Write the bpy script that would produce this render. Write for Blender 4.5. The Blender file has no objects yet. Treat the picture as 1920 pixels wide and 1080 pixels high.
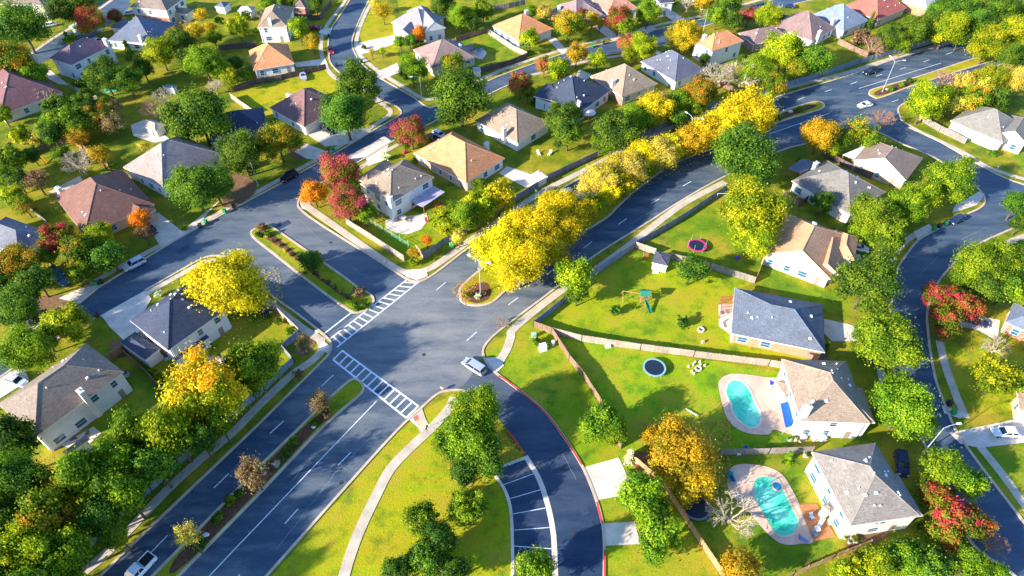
import bpy, bmesh, math, random
import numpy as np
from mathutils import Vector, Matrix
S = bpy.context.scene
COL = S.collection
R = math.radians
# ---------------------------------------------------------------- camera
F_PX, TILT, CAM_H = 1250.0, R(45.5), 102.0
cam_d = bpy.data.cameras.new("camera"); cam = bpy.data.objects.new("camera", cam_d); COL.objects.link(cam)
cam.location = (0, 0, CAM_H); cam.rotation_euler = (R(90) - TILT, 0, 0)
cam_d.sensor_width = 36; cam_d.lens = 36 * F_PX / 1920; cam_d.clip_end = 3000; cam_d.clip_start = 1
S.camera = cam
# ---------------------------------------------------------------- light
SUN_EL, SHADOW_AZ = R(22.5), R(30)          # shadows fall to +x, a little +y
world = bpy.data.worlds.new("World"); S.world = world; world.use_nodes = True
wn = world.node_tree; bgn = wn.nodes["Background"]
sky = wn.nodes.new("ShaderNodeTexSky"); sky.sky_type = 'NISHITA'; sky.sun_disc = False
sky.sun_elevation = SUN_EL
sdir = Vector((-math.cos(SHADOW_AZ) * math.cos(SUN_EL), -math.sin(SHADOW_AZ) * math.cos(SUN_EL), math.sin(SUN_EL)))
sky.sun_rotation = math.atan2(sdir.x, sdir.y)
sky.ozone_density = 6.0; sky.air_density = 1.0; sky.dust_density = 0.3
wn.links.new(sky.outputs[0], bgn.inputs[0]); bgn.inputs[1].default_value = 0.15
sun_d = bpy.data.lights.new("sun", 'SUN'); sun_d.energy = 4.6; sun_d.angle = R(1.0); sun_d.color = (1.0, 0.91, 0.76)
sun = bpy.data.objects.new("sun", sun_d); COL.objects.link(sun); sun.location = (0, 0, 60)
sun.rotation_euler = (-sdir).to_track_quat('-Z', 'Y').to_euler()
S.view_settings.view_transform = 'Standard'; S.view_settings.look = 'None'
S.view_settings.exposure = 1.48; S.view_settings.gamma = 1.0; S.view_settings.use_curve_mapping = False

# ---------------------------------------------------------------- helpers
def P(px, py, z=0.0):
    x = (px - 960) / F_PX; y = (540 - py) / F_PX
    dy = math.cos(TILT) + y * math.sin(TILT); dz = -math.sin(TILT) + y * math.cos(TILT)
    t = (z - CAM_H) / dz
    return Vector((x * t, dy * t, z))
def mpp(px, py, z=0.0):                    # metres per pixel (sideways) at that point
    a = P(px, py, z); return (P(px + 1, py, z) - a).length
def tag(o, label=None, cat=None, group=None, kind=None):
    if label: o["label"] = label
    if cat: o["category"] = cat
    if group: o["group"] = group
    if kind: o["kind"] = kind
    return o
def empty(name, loc, rz=0.0, label=None, cat=None, group=None):
    o = bpy.data.objects.new(name, None); COL.objects.link(o); o.location = loc; o.rotation_euler = (0, 0, rz)
    o.empty_display_size = 0.5
    return tag(o, label, cat, group)
class MB:
    def __init__(s): s.v = []; s.f = []; s.m = []
    def poly(s, pts, m=0):
        i = len(s.v); s.v += [tuple(p) for p in pts]; s.f.append(tuple(range(i, i + len(pts)))); s.m.append(m)
    def box(s, c, d, rz=0.0, m=0, taper=1.0):
        i = len(s.v); ca, sa = math.cos(rz), math.sin(rz)
        for k, (a, b, e) in enumerate(((-1,-1,-1),(1,-1,-1),(1,1,-1),(-1,1,-1),(-1,-1,1),(1,-1,1),(1,1,1),(-1,1,1))):
            t = taper if e > 0 else 1
            x, y = a * d[0] / 2 * t, b * d[1] / 2 * t
            s.v.append((c[0] + x * ca - y * sa, c[1] + x * sa + y * ca, c[2] + e * d[2] / 2))
        for f in ((0,3,2,1),(4,5,6,7),(0,1,5,4),(1,2,6,5),(2,3,7,6),(3,0,4,7)):
            s.f.append(tuple(i + q for q in f)); s.m.append(m)
    def prism(s, pts, z0, z1, mt=0, ms=None, bottom=True):      # pts: xy outline
        n = len(pts); i = len(s.v); ms = mt if ms is None else ms
        ar = sum(pts[k][0] * pts[(k + 1) % n][1] - pts[(k + 1) % n][0] * pts[k][1] for k in range(n))
        if ar < 0: pts = pts[::-1]
        s.v += [(p[0], p[1], z0) for p in pts] + [(p[0], p[1], z1) for p in pts]
        s.f.append(tuple(range(i + n, i + 2 * n))); s.m.append(mt)
        if bottom: s.f.append(tuple(range(i + n - 1, i - 1, -1))); s.m.append(mt)
        for k in range(n):
            q = (k + 1) % n; s.f.append((i + k, i + q, i + n + q, i + n + k)); s.m.append(ms)
    def tube(s, a, b, r0, r1=None, n=6, m=0):
        a, b = Vector(a), Vector(b); r1 = r0 if r1 is None else r1
        d = (b - a).normalized(); u = d.orthogonal().normalized(); w = d.cross(u); i = len(s.v)
        for p, r in ((a, r0), (b, r1)):
            for k in range(n):
                t = 2 * math.pi * k / n; s.v.append(tuple(p + u * r * math.cos(t) + w * r * math.sin(t)))
        for k in range(n):
            q = (k + 1) % n; s.f.append((i + k, i + q, i + n + q, i + n + k)); s.m.append(m)
        s.f.append(tuple(range(i + n - 1, i - 1, -1))); s.m.append(m)
        s.f.append(tuple(range(i + n, i + 2 * n))); s.m.append(m)
    def path(s, pts, r, n=6, m=0):
        for a, b in zip(pts, pts[1:]): s.tube(a, b, r, r, n, m)
    def ribbon(s, line, w, z0, z1, m=0):                          # solid strip with a rectangular section
        n = len(line); i = len(s.v)
        for k, p in enumerate(line):
            a = line[max(0, k - 1)]; b = line[min(n - 1, k + 1)]
            d = Vector((b[0] - a[0], b[1] - a[1])); d = d.normalized() if d.length > 1e-6 else Vector((1, 0))
            nx, ny = -d.y * w / 2, d.x * w / 2
            s.v += [(p[0] + nx, p[1] + ny, z0), (p[0] - nx, p[1] - ny, z0), (p[0] - nx, p[1] - ny, z1), (p[0] + nx, p[1] + ny, z1)]
        for k in range(n - 1):
            o = i + 4 * k
            for a, b in ((0, 1), (1, 2), (2, 3), (3, 0)):
                s.f.append((o + a, o + b, o + 4 + b, o + 4 + a)); s.m.append(m)
        s.f.append((i, i + 3, i + 2, i + 1)); s.m.append(m)
        o = i + 4 * (n - 1); s.f.append((o, o + 1, o + 2, o + 3)); s.m.append(m)
    def build(s, name, mats, parent=None, smooth=False, world=True):
        me = bpy.data.meshes.new(name)
        v = s.v
        if parent is not None and world:
            inv = parent_matrix(parent).inverted(); v = [tuple(inv @ Vector(p)) for p in v]
        me.from_pydata(v, [], s.f)
        for mm in (mats if isinstance(mats, (list, tuple)) else [mats]): me.materials.append(mm)
        me.polygons.foreach_set("material_index", s.m)
        if smooth: me.polygons.foreach_set("use_smooth", [True] * len(s.f))
        me.update()
        o = bpy.data.objects.new(name, me); COL.objects.link(o)
        if parent is not None: o.parent = parent
        return o
def parent_matrix(o):
    m = Matrix.Translation(o.location) @ o.rotation_euler.to_matrix().to_4x4() @ Matrix.Diagonal((*o.scale, 1))
    return parent_matrix(o.parent) @ m if o.parent else m
def spline(pts, n=6, closed=False):
    q = [Vector((p[0], p[1])) for p in pts]; out = []; N = len(q)
    if N < 3: return q
    rng = range(N) if closed else range(N - 1)
    for i in rng:
        if closed: a, b, c, d = q[(i - 1) % N], q[i], q[(i + 1) % N], q[(i + 2) % N]
        else: a, b, c, d = q[max(i - 1, 0)], q[i], q[i + 1], q[min(i + 2, N - 1)]
        for k in range(n):
            t = k / n; t2, t3 = t * t, t * t * t
            out.append(0.5 * ((2 * b) + (c - a) * t + (2 * a - 5 * b + 4 * c - d) * t2 + (3 * b - a - 3 * c + d) * t3))
    if not closed: out.append(q[-1])
    return out
def W(pts): return [P(*p) for p in pts]

# ---------------------------------------------------------------- materials
MC = {}
def nodes_of(name, rough=0.8, spec=0.25):
    m = bpy.data.materials.new(name); m.use_nodes = True; nt = m.node_tree
    b = nt.nodes["Principled BSDF"]; b.inputs["Roughness"].default_value = rough
    b.inputs["Specular IOR Level"].default_value = spec
    return m, nt, b
def pos(nt, rot=0.0, sc=(1, 1, 1), obj=False):
    mp = nt.nodes.new("ShaderNodeMapping"); mp.inputs["Rotation"].default_value = (0, 0, rot); mp.inputs["Scale"].default_value = sc
    if obj: t = nt.nodes.new("ShaderNodeTexCoord"); nt.links.new(t.outputs["Object"], mp.inputs[0])
    else: g = nt.nodes.new("ShaderNodeNewGeometry"); nt.links.new(g.outputs["Position"], mp.inputs[0])
    return mp.outputs[0]
def noise(nt, v, scale, detail=4, rough=0.6):
    n = nt.nodes.new("ShaderNodeTexNoise"); n.inputs["Scale"].default_value = scale; n.inputs["Detail"].default_value = detail
    n.inputs["Roughness"].default_value = rough; nt.links.new(v, n.inputs["Vector"]); return n.outputs["Fac"]
def ramp(nt, fac, stops):
    r = nt.nodes.new("ShaderNodeValToRGB"); e = r.color_ramp.elements
    while len(e) < len(stops): e.new(0.5)
    for el, (p, c) in zip(e, stops): el.position = p; el.color = (*c, 1) if not isinstance(c, float) else (c, c, c, 1)
    nt.links.new(fac, r.inputs[0]); return r.outputs[0]
def mix(nt, fac, a, b, mode='MIX'):
    m = nt.nodes.new("ShaderNodeMix"); m.data_type = 'RGBA'; m.blend_type = mode
    for s_, v in ((0, fac), (6, a), (7, b)):
        if isinstance(v, (int, float)): m.inputs[s_].default_value = v
        elif isinstance(v, tuple): m.inputs[s_].default_value = (*v, 1)
        else: nt.links.new(v, m.inputs[s_])
    return m.outputs[2]
def bump(nt, b, h, strength=0.3, dist=0.1):
    n = nt.nodes.new("ShaderNodeBump"); n.inputs["Strength"].default_value = strength; n.inputs["Distance"].default_value = dist
    nt.links.new(h, n.inputs["Height"]); nt.links.new(n.outputs[0], b.inputs["Normal"])
def mul(c, k): return tuple(min(1, x * k) for x in c)
def flat(name, c, rough=0.6, spec=0.3, var=0.12, sc=2.0, metal=0.0):
    key = (name, c)
    if key in MC: return MC[key]
    m, nt, b = nodes_of(name, rough, spec); b.inputs["Metallic"].default_value = metal
    n = noise(nt, pos(nt, obj=True), sc, 3)
    nt.links.new(ramp(nt, n, [(0.3, mul(c, 1 - var)), (0.7, mul(c, 1 + var))]), b.inputs["Base Color"])
    MC[key] = m; return m
def grass_mat(name, cols, gold=0.5, streak=None):
    if name in MC: return MC[name]
    m, nt, b = nodes_of(name, 0.9, 0.1)
    g = pos(nt)
    big = noise(nt, g, 0.055, 4, 0.55); mid = noise(nt, g, 0.35, 5, 0.65); fine = noise(nt, g, 3.0, 6, 0.75)
    c1 = ramp(nt, big, [(0.34, cols[0]), (0.5, cols[1]), (0.66, cols[2])])
    c2 = ramp(nt, mid, [(0.32, cols[0]), (0.5, cols[1]), (0.68, cols[3])])
    c = mix(nt, gold, c1, c2)
    if streak is not None:
        st = noise(nt, pos(nt, -streak, (0.12, 1.1, 1)), 0.8, 4, 0.6)
        c = mix(nt, ramp(nt, st, [(0.42, 0.0), (0.62, 0.75)]), c, cols[2])
    d = ramp(nt, fine, [(0.25, (0.6, 0.62, 0.5)), (0.55, (1.0, 1.0, 1.0)), (0.8, (1.3, 1.25, 1.1))])
    c = mix(nt, 1.0, c, d, 'MULTIPLY')
    bare = ramp(nt, noise(nt, g, 0.16, 6, 0.7), [(0.59, 0.0), (0.70, 0.7)])
    c = mix(nt, bare, c, (0.20, 0.13, 0.035))
    gp_ = ramp(nt, noise(nt, g, 0.11, 7, 0.72), [(0.47, 0.0), (0.62, 0.75)])
    c = mix(nt, gp_, c, mix(nt, 1.0, (0.40, 0.29, 0.03), d, 'MULTIPLY'))
    dkp = ramp(nt, noise(nt, g, 0.22, 6, 0.7), [(0.32, 0.65), (0.48, 0.0)])
    c = mix(nt, dkp, c, (0.055, 0.13, 0.015))
    nt.links.new(c, b.inputs["Base Color"]); bump(nt, b, noise(nt, g, 4.0, 1, 0.5), 0.5, 0.10)
    MC[name] = m; return m
G_MIX = [(0.07, 0.12, 0.010), (0.17, 0.21, 0.010), (0.32, 0.26, 0.012), (0.27, 0.32, 0.01)]
G_GREEN = [(0.07, 0.15, 0.010), (0.15, 0.25, 0.010), (0.28, 0.31, 0.012), (0.21, 0.30, 0.012)]
G_GOLD = [(0.22, 0.26, 0.008), (0.40, 0.36, 0.008), (0.55, 0.40, 0.012), (0.48, 0.42, 0.01)]
G_SCHOOL = [(0.20, 0.30, 0.008), (0.32, 0.38, 0.008), (0.42, 0.33, 0.010), (0.40, 0.42, 0.01)]
grassM = grass_mat("grass", G_MIX, 0.45)
grassG = grass_mat("green_grass", G_GREEN, 0.5)
grassY = grass_mat("gold_grass", G_GOLD, 0.5)
grassS = grass_mat("school_grass", G_SCHOOL, 0.5, R(45))
def asphalt(name, c0, c1, worn_sunlit, rot, k=1.0, near=None):
    m, nt, b = nodes_of(name, 0.75, 0.35)
    st = noise(nt, pos(nt, -rot, (0.10, 0.42, 1)), 0.9, 7, 0.66)
    bigp = noise(nt, pos(nt), 0.05, 6, 0.65)
    fine = noise(nt, pos(nt), 3.5, 6, 0.8)
    c = ramp(nt, st, [(0.36, c0), (0.62, c1)])
    w = ramp(nt, mix(nt, 0.5, bigp, st), [(0.47, 0.0), (0.66, 0.55 * k)])
    c = mix(nt, w, c, worn_sunlit)
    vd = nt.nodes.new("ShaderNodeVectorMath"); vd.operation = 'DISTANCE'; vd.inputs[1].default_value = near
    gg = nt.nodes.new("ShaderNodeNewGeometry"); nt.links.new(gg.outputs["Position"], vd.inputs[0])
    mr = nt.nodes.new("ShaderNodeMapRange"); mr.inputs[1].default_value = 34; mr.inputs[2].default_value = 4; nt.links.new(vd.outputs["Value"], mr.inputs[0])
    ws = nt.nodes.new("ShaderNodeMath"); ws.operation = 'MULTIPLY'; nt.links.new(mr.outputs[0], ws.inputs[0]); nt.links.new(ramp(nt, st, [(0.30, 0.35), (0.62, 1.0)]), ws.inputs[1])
    c = mix(nt, ws.outputs[0], c, worn_sunlit)   # asphalt wear in the crossing, with its sunlit grey painted into the colour
    c = mix(nt, 1.0, c, ramp(nt, fine, [(0.3, 0.78), (0.7, 1.2)]), 'MULTIPLY')
    pt = nt.nodes.new("ShaderNodeTexVoronoi"); pt.inputs["Scale"].default_value = 0.35; pt.feature = 'DISTANCE_TO_EDGE'
    wob = nt.nodes.new("ShaderNodeVectorMath"); wob.operation = 'MULTIPLY_ADD'; wob.inputs[1].default_value = (3, 3, 3)
    nz = nt.nodes.new("ShaderNodeTexNoise"); nz.inputs["Scale"].default_value = 0.5; nz.inputs["Detail"].default_value = 4
    g = nt.nodes.new("ShaderNodeNewGeometry"); nt.links.new(g.outputs["Position"], nz.inputs["Vector"])
    nt.links.new(nz.outputs["Color"], wob.inputs[0]); nt.links.new(g.outputs["Position"], wob.inputs[2])
    nt.links.new(wob.outputs[0], pt.inputs["Vector"])
    cr = ramp(nt, pt.outputs["Distance"], [(0.0, 0.55), (0.012, 1.0)])
    c = mix(nt, 0.5, c, mix(nt, 1.0, c, cr, 'MULTIPLY'))
    nt.links.new(c, b.inputs["Base Color"]); 
    return m
BL = R(33)
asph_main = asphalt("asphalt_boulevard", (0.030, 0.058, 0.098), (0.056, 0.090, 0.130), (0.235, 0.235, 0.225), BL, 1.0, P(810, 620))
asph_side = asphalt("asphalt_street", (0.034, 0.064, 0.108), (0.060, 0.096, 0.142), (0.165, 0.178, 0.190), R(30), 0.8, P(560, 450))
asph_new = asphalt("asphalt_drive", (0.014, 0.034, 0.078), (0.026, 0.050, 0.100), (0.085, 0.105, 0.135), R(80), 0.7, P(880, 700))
def conc(name, c, joint=1.5):
    m, nt, b = nodes_of(name, 0.85, 0.2)
    n1 = noise(nt, pos(nt), 0.4, 5, 0.65); n2 = noise(nt, pos(nt), 6, 4, 0.7)
    cc = ramp(nt, n1, [(0.3, mul(c, 0.74)), (0.7, mul(c, 1.14))])
    cc = mix(nt, 1.0, cc, ramp(nt, n2, [(0.3, 0.9), (0.7, 1.08)]), 'MULTIPLY')
    nt.links.new(cc, b.inputs["Base Color"]); return m
concrete = conc("concrete", (0.56, 0.47, 0.36)); concrete_w = conc("pale_concrete", (0.72, 0.60, 0.50))
curbM = conc("kerb_concrete", (0.58, 0.45, 0.32)); red_curb = flat("red_kerb_paint", (0.62, 0.07, 0.05))
paint = flat("road_paint", (0.70, 0.72, 0.75), var=0.28, sc=2.2)
mulch = flat("mulch", (0.13, 0.055, 0.03), var=0.45, sc=3.0, rough=0.95)
brick_ramp = flat("red_ramp_pavers", (0.50, 0.16, 0.10), var=0.2)
def siding(name, c, lines=True):
    key = ("sid", name, c)
    if key in MC: return MC[key]
    m, nt, b = nodes_of(name, 0.7, 0.25)
    n = noise(nt, pos(nt, obj=True), 0.8, 4)
    cc = ramp(nt, n, [(0.3, mul(c, 0.9)), (0.7, mul(c, 1.06))])
    if lines:
        w = nt.nodes.new("ShaderNodeTexWave"); w.bands_direction = 'Z'; w.inputs["Scale"].default_value = 0.8
        nt.links.new(pos(nt), w.inputs["Vector"])
        cc = mix(nt, 1.0, cc, ramp(nt, w.outputs["Fac"], [(0.0, 0.86), (0.2, 1.0)]), 'MULTIPLY')
    nt.links.new(cc, b.inputs["Base Color"]); MC[key] = m; return m
def brickm(name, c, mortar=(0.5, 0.42, 0.36)):
    key = ("brk", name, c)
    if key in MC: return MC[key]
    m, nt, b = nodes_of(name, 0.85, 0.15)
    n = noise(nt, pos(nt, obj=True), 4.5, 3, 0.8); n2 = noise(nt, pos(nt, obj=True), 0.7, 3)
    cc = ramp(nt, n, [(0.3, mul(c, 0.6)), (0.5, c), (0.66, mul(mortar, 0.9))])
    cc = mix(nt, 1.0, cc, ramp(nt, n2, [(0.3, 0.85), (0.7, 1.12)]), 'MULTIPLY')
    nt.links.new(cc, b.inputs["Base Color"]); MC[key] = m; return m
def shingle(c):
    key = ("shg", c)
    if key in MC: return MC[key]
    m, nt, b = nodes_of("roof_shingles", 0.9, 0.15)
    g = pos(nt); n1 = noise(nt, g, 0.35, 5, 0.65); n2 = noise(nt, g, 2.6, 5, 0.8)
    n3 = noise(nt, pos(nt, 0, (0.8, 0.8, 6)), 1.6, 3, 0.7)
    cc = ramp(nt, n1, [(0.3, mul(c, 0.84)), (0.7, mul(c, 1.14))])
    cc = mix(nt, 1.0, cc, ramp(nt, n2, [(0.3, 0.72), (0.7, 1.28)]), 'MULTIPLY')
    cc = mix(nt, 1.0, cc, ramp(nt, n3, [(0.35, 0.82), (0.65, 1.15)]), 'MULTIPLY')
    w = nt.nodes.new("ShaderNodeTexWave"); w.bands_direction = 'Z'; w.inputs["Scale"].default_value = 1.6; w.inputs["Distortion"].default_value = 1.2
    nt.links.new(g, w.inputs["Vector"])
    cc = mix(nt, 1.0, cc, ramp(nt, w.outputs["Fac"], [(0.0, 0.86), (0.3, 1.0)]), 'MULTIPLY')
    nt.links.new(cc, b.inputs["Base Color"]); MC[key] = m; return m
def woodf(name, c):
    key = ("wd", name, c)
    if key in MC: return MC[key]
    m, nt, b = nodes_of(name, 0.85, 0.15)
    n = noise(nt, pos(nt, 0, (1, 1, 0.12)), 5.0, 4, 0.7); n2 = noise(nt, pos(nt), 0.35, 3)
    cc = ramp(nt, n, [(0.3, mul(c, 0.6)), (0.7, mul(c, 1.25))])
    cc = mix(nt, 1.0, cc, ramp(nt, n2, [(0.3, 0.75), (0.7, 1.2)]), 'MULTIPLY')
    nt.links.new(cc, b.inputs["Base Color"]); MC[key] = m; return m
white = flat("white_paint", (0.78, 0.76, 0.74), var=0.04)
glassM, _nt, _b = nodes_of("window_glass", 0.08, 0.8); _b.inputs["Base Color"].default_value = (0.03, 0.12, 0.20, 1)
darkglass, _nt, _b = nodes_of("car_glass", 0.06, 0.9); _b.inputs["Base Color"].default_value = (0.01, 0.025, 0.045, 1)
rubber = flat("rubber", (0.02, 0.02, 0.022)); metal = flat("galvanised_metal", (0.50, 0.54, 0.58), rough=0.5, metal=0.3, var=0.03)
rimM = flat("alloy", (0.5, 0.5, 0.52), rough=0.35, metal=0.7)
bark = flat("bark", (0.13, 0.09, 0.06), var=0.3, sc=5); bark_pale = flat("pale_bark", (0.40, 0.33, 0.24), var=0.15, sc=5)
bark_pink = flat("brown_twigs", (0.36, 0.20, 0.13), var=0.2, sc=5)

# ---------------------------------------------------------------- ground
def struct(name, mb, m): return tag(mb.build(name, m), kind="structure")
mb = MB()
N = 60; xs = np.linspace(-700, 700, N + 1); ys = np.linspace(-200, 1500, N + 1)
mb.v = [(float(x), float(y), -0.02) for y in ys for x in xs]
mb.f = [(j * (N + 1) + i, j * (N + 1) + i + 1, (j + 1) * (N + 1) + i + 1, (j + 1) * (N + 1) + i) for j in range(N) for i in range(N)]
mb.m = [0] * len(mb.f)
struct("ground", mb, grassM)
ZC = [0]
def zb():
    ZC[0] += 1; return (ZC[0] % 23) * 0.0013
def sheet(name, px, m, z, smooth_=False, n=5):
    z += zb() if z > 0.03 or z < 0 else 0
    w = [P(*p) for p in px]
    pts = spline(w, n, True) if smooth_ else w
    b = MB(); a = sum(pts[k][0] * pts[(k + 1) % len(pts)][1] - pts[(k + 1) % len(pts)][0] * pts[k][1] for k in range(len(pts)))
    if a < 0: pts = pts[::-1]
    b.poly([(p[0], p[1], z) for p in pts]); return struct(name, b, m)
def kerb(px, w=0.45, m=None, name="kerb", n=5, smooth_=True, h=0.13):
    L = spline(W(px), n) if smooth_ else W(px)
    b = MB(); b.ribbon(L, w, -0.01, h + zb()); return struct(name, b, m or curbM)
def walk(px, w=1.5, name="sidewalk", n=5, z=0.045, m=None):
    b = MB(); b.ribbon(spline(W(px), n), w, -0.015, z + zb()); return struct(name, b, m or concrete)
# lawns of their own colour
for name, px, m in (
    ("school_lawn", [(505,1085),(745,812),(800,765),(850,738),(880,745),(985,858),(1042,1090),(1042,1180),(400,1180)], grassS),
    ("corner_lawn", [(912,680),(910,650),(1000,600),(1035,622),(1125,760),(1165,845),(1245,920),(1352,1085),(1360,1200),(1135,1200),(1130,985),(1092,875),(1015,765),(930,700)], grass_mat("corner_grass", [(0.09,0.18,0.008),(0.24,0.33,0.008),(0.36,0.34,0.01),(0.30,0.36,0.01)], 0.5)),
    ("upper_yard_lawn", [(1003,612),(1118,516),(1190,466),(1260,488),(1415,530),(1375,545),(1372,640),(1545,672),(1468,690),(1300,668),(1090,638),(1035,622)], grass_mat("yard_grass", [(0.12,0.24,0.008),(0.30,0.36,0.008),(0.46,0.38,0.01),(0.40,0.42,0.01)], 0.5)),
    ("trampoline_yard_lawn", [(1195,462),(1365,362),(1440,400),(1430,490),(1415,528),(1300,495)], grassG),
    ("pool_yard_lawn", [(1037,630),(1200,657),(1440,692),(1468,700),(1500,830),(1350,846),(1165,845),(1125,757)], grass_mat("pool_grass", [(0.08,0.19,0.008),(0.22,0.36,0.008),(0.38,0.36,0.01),(0.30,0.38,0.012)], 0.5)),
    ("lower_yard_lawn", [(1350,853),(1520,850),(1600,1010),(1500,1075),(1355,1085),(1245,922),(1290,870)], grassG),
    ("corner_house_lawn", [(655,420),(760,490),(795,486),(950,400),(880,345),(835,350),(810,400),(700,390)], grass_mat("corner_house_grass", [(0.10,0.2,0.008),(0.26,0.32,0.008),(0.44,0.34,0.01),(0.34,0.36,0.01)], 0.5)),
    ("golden_lawn", [(435,175),(610,128),(640,150),(640,200),(505,215),(470,212)], grassY),
    ("green_lawn", [(865,78),(912,62),(985,100),(960,118),(895,135),(880,110)], grassG),
    ("front_lawn", [(672,60),(700,10),(740,30),(760,75),(745,100),(680,85)], grassY),
    ("bright_lawn", [(745,0),(820,0),(810,20),(748,22)], grassY),
    ("side_lawn", [(1410,530),(1430,500),(1560,545),(1630,580),(1590,600),(1480,560)], grassG),
    ("street_corner_lawn", [(1760,640),(1800,620),(1925,660),(1925,765),(1830,780),(1790,720)], grass_mat("corner_lot_grass", [(0.10,0.22,0.008),(0.34,0.36,0.008),(0.50,0.38,0.01),(0.36,0.38,0.01)], 0.5)),
    ("kerbside_lawn", [(1812,262),(1900,300),(1925,330),(1925,285),(1850,262)], grassG),
    ("lower_corner_lawn", [(1830,835),(1925,825),(1925,990)], grassG),
    ("slate_house_lawn", [(400,640),(430,600),(520,590),(560,620),(530,655),(552,680),(470,740),(410,690)], grass_mat("slate_house_grass", [(0.10,0.18,0.008),(0.22,0.26,0.008),(0.34,0.30,0.01),(0.30,0.32,0.01)], 0.5)),
    ("shaded_lawn", [(235,700),(300,730),(310,800),(200,850),(150,850),(190,780),(255,740)], grassG),
):
    sheet(name, px, m, -0.019)
# kerb lines shared by roads and kerbs
NW_LOW = [(95,1175),(188,1080),(300,972),(470,810),(540,741),(598,684),(616,664),(621,648),(612,632),(562,592),(507,553),(480,530),(455,500),(430,484),(408,480),(382,484),(330,512),(272,545)]
ST_B_LOW_L = [(187,592),(100,640),(0,708),(-90,770)]
ST_B_UP_L = [(-90,705),(0,648),(90,597),(180,542),(197,532),(302,467),(362,432),(480,369),(562,325),(655,272),(700,245),(735,225),(752,213),(744,200),(720,190),(702,181),(665,158),(635,135),(620,118),(616,98),(616,75),(622,52),(632,37),(650,10),(665,-15),(690,-50)]
ST_C_R = [(735,-60),(705,-25),(692,0),(680,25),(666,57),(660,82),(668,105),(682,122),(706,142),(745,165),(780,186),(800,200),(815,200),(860,182),(905,157),(960,134),(1060,100),(1160,75),(1230,56),(1325,34),(1435,4),(1520,-18)]
ST_B_LOW_R = [(1545,-5),(1435,20),(1325,48),(1255,80),(1230,87),(1110,108),(1030,130),(980,148),(925,173),(860,205),(790,240),(735,266),(687,295),(640,323),(590,350),(568,365),(559,380),(564,393),(600,420),(692,478),(745,512),(765,524),(783,528),(805,520),(842,493),(890,457),(980,400),(1060,350),(1170,292),(1300,236),(1440,187),(1590,142),(1690,107),(1815,73),(1920,50),(2050,20)]
SE_FAR = [(2100,45),(1980,90),(1900,113),(1800,148),(1720,182),(1690,197),(1684,207),(1688,218),(1697,230),(1770,270),(1850,317),(1890,336),(1930,350),(2030,390)]
ST_E_R2 = [(2040,380),(1960,400),(1895,430),(1840,455),(1805,478),(1780,503),(1757,532),(1744,562),(1738,590),(1740,625),(1745,665),(1755,715),(1772,760),(1795,812),(1847,885),(1920,980),(2000,1090)]
ST_E_L2 = [(1960,1150),(1900,1077),(1825,1022),(1770,920),(1737,840),(1700,770),(1680,715),(1670,650),(1670,590),(1674,545),(1682,507),(1692,488),(1720,452),(1750,434),(1810,403),(1837,390),(1846,377),(1837,357),(1800,325),(1750,295),(1692,270),(1660,254),(1640,246),(1610,247),(1560,256),(1510,270),(1460,284),(1357,332),(1285,372),(1210,420),(1110,483),(1042,540),(960,602),(925,630),(908,650),(906,665),(914,683),(932,701),(960,722),(1015,766),(1052,812),(1092,875),(1117,935),(1130,985),(1133,1035),(1132,1110),(1130,1180)]
ST_F_L = [(1042,1180),(1042,1110),(1040,1042),(1037,997),(1027,947),(1010,897),(985,855),(960,817),(930,780),(900,748),(885,737),(865,732),(845,732),(822,738),(792,763),(740,812),(620,945),(500,1080),(410,1180)]
allp = []
for seg in (NW_LOW, ST_B_LOW_L, ST_B_UP_L, ST_C_R, ST_B_LOW_R, SE_FAR, ST_E_R2, ST_E_L2, ST_F_L):
    allp.append(spline(W(seg), 5))
# one asphalt network cut into streets, each sheet a few mm apart
def net(name, pts, m, z):
    b = MB(); a = sum(pts[k][0] * pts[(k + 1) % len(pts)][1] - pts[(k + 1) % len(pts)][0] * pts[k][1] for k in range(len(pts)))
    if a < 0: pts = pts[::-1]
    b.poly([(p[0], p[1], z) for p in pts]); return struct(name, b, m)
def cut(seg, a, b):                       # the part of a pixel line between two of its own points
    i, j = seg.index(a), seg.index(b); return spline(W(seg[i:j + 1]), 5)
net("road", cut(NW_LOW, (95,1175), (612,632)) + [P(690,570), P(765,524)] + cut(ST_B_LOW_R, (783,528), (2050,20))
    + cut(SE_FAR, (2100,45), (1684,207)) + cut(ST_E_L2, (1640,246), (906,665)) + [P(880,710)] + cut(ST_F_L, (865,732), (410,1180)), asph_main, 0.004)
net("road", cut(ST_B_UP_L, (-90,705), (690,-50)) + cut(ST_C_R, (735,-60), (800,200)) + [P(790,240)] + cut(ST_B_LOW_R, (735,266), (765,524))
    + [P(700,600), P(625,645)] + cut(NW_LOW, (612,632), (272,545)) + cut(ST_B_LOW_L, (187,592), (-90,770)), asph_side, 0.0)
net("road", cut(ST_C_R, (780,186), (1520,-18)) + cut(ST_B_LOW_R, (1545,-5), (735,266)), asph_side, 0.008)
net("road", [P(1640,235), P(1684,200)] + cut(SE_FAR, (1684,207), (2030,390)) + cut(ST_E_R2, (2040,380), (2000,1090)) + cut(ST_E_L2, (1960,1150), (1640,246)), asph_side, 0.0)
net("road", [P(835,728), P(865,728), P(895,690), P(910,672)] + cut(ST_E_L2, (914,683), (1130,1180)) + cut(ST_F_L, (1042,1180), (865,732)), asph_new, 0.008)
sheet("parking_bay", [(926,884),(986,858),(1010,897),(1027,947),(1037,997),(1040,1042),(1042,1180),(960,1180),(961,1035),(958,960),(947,920)], asph_new, 0.012)
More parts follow.
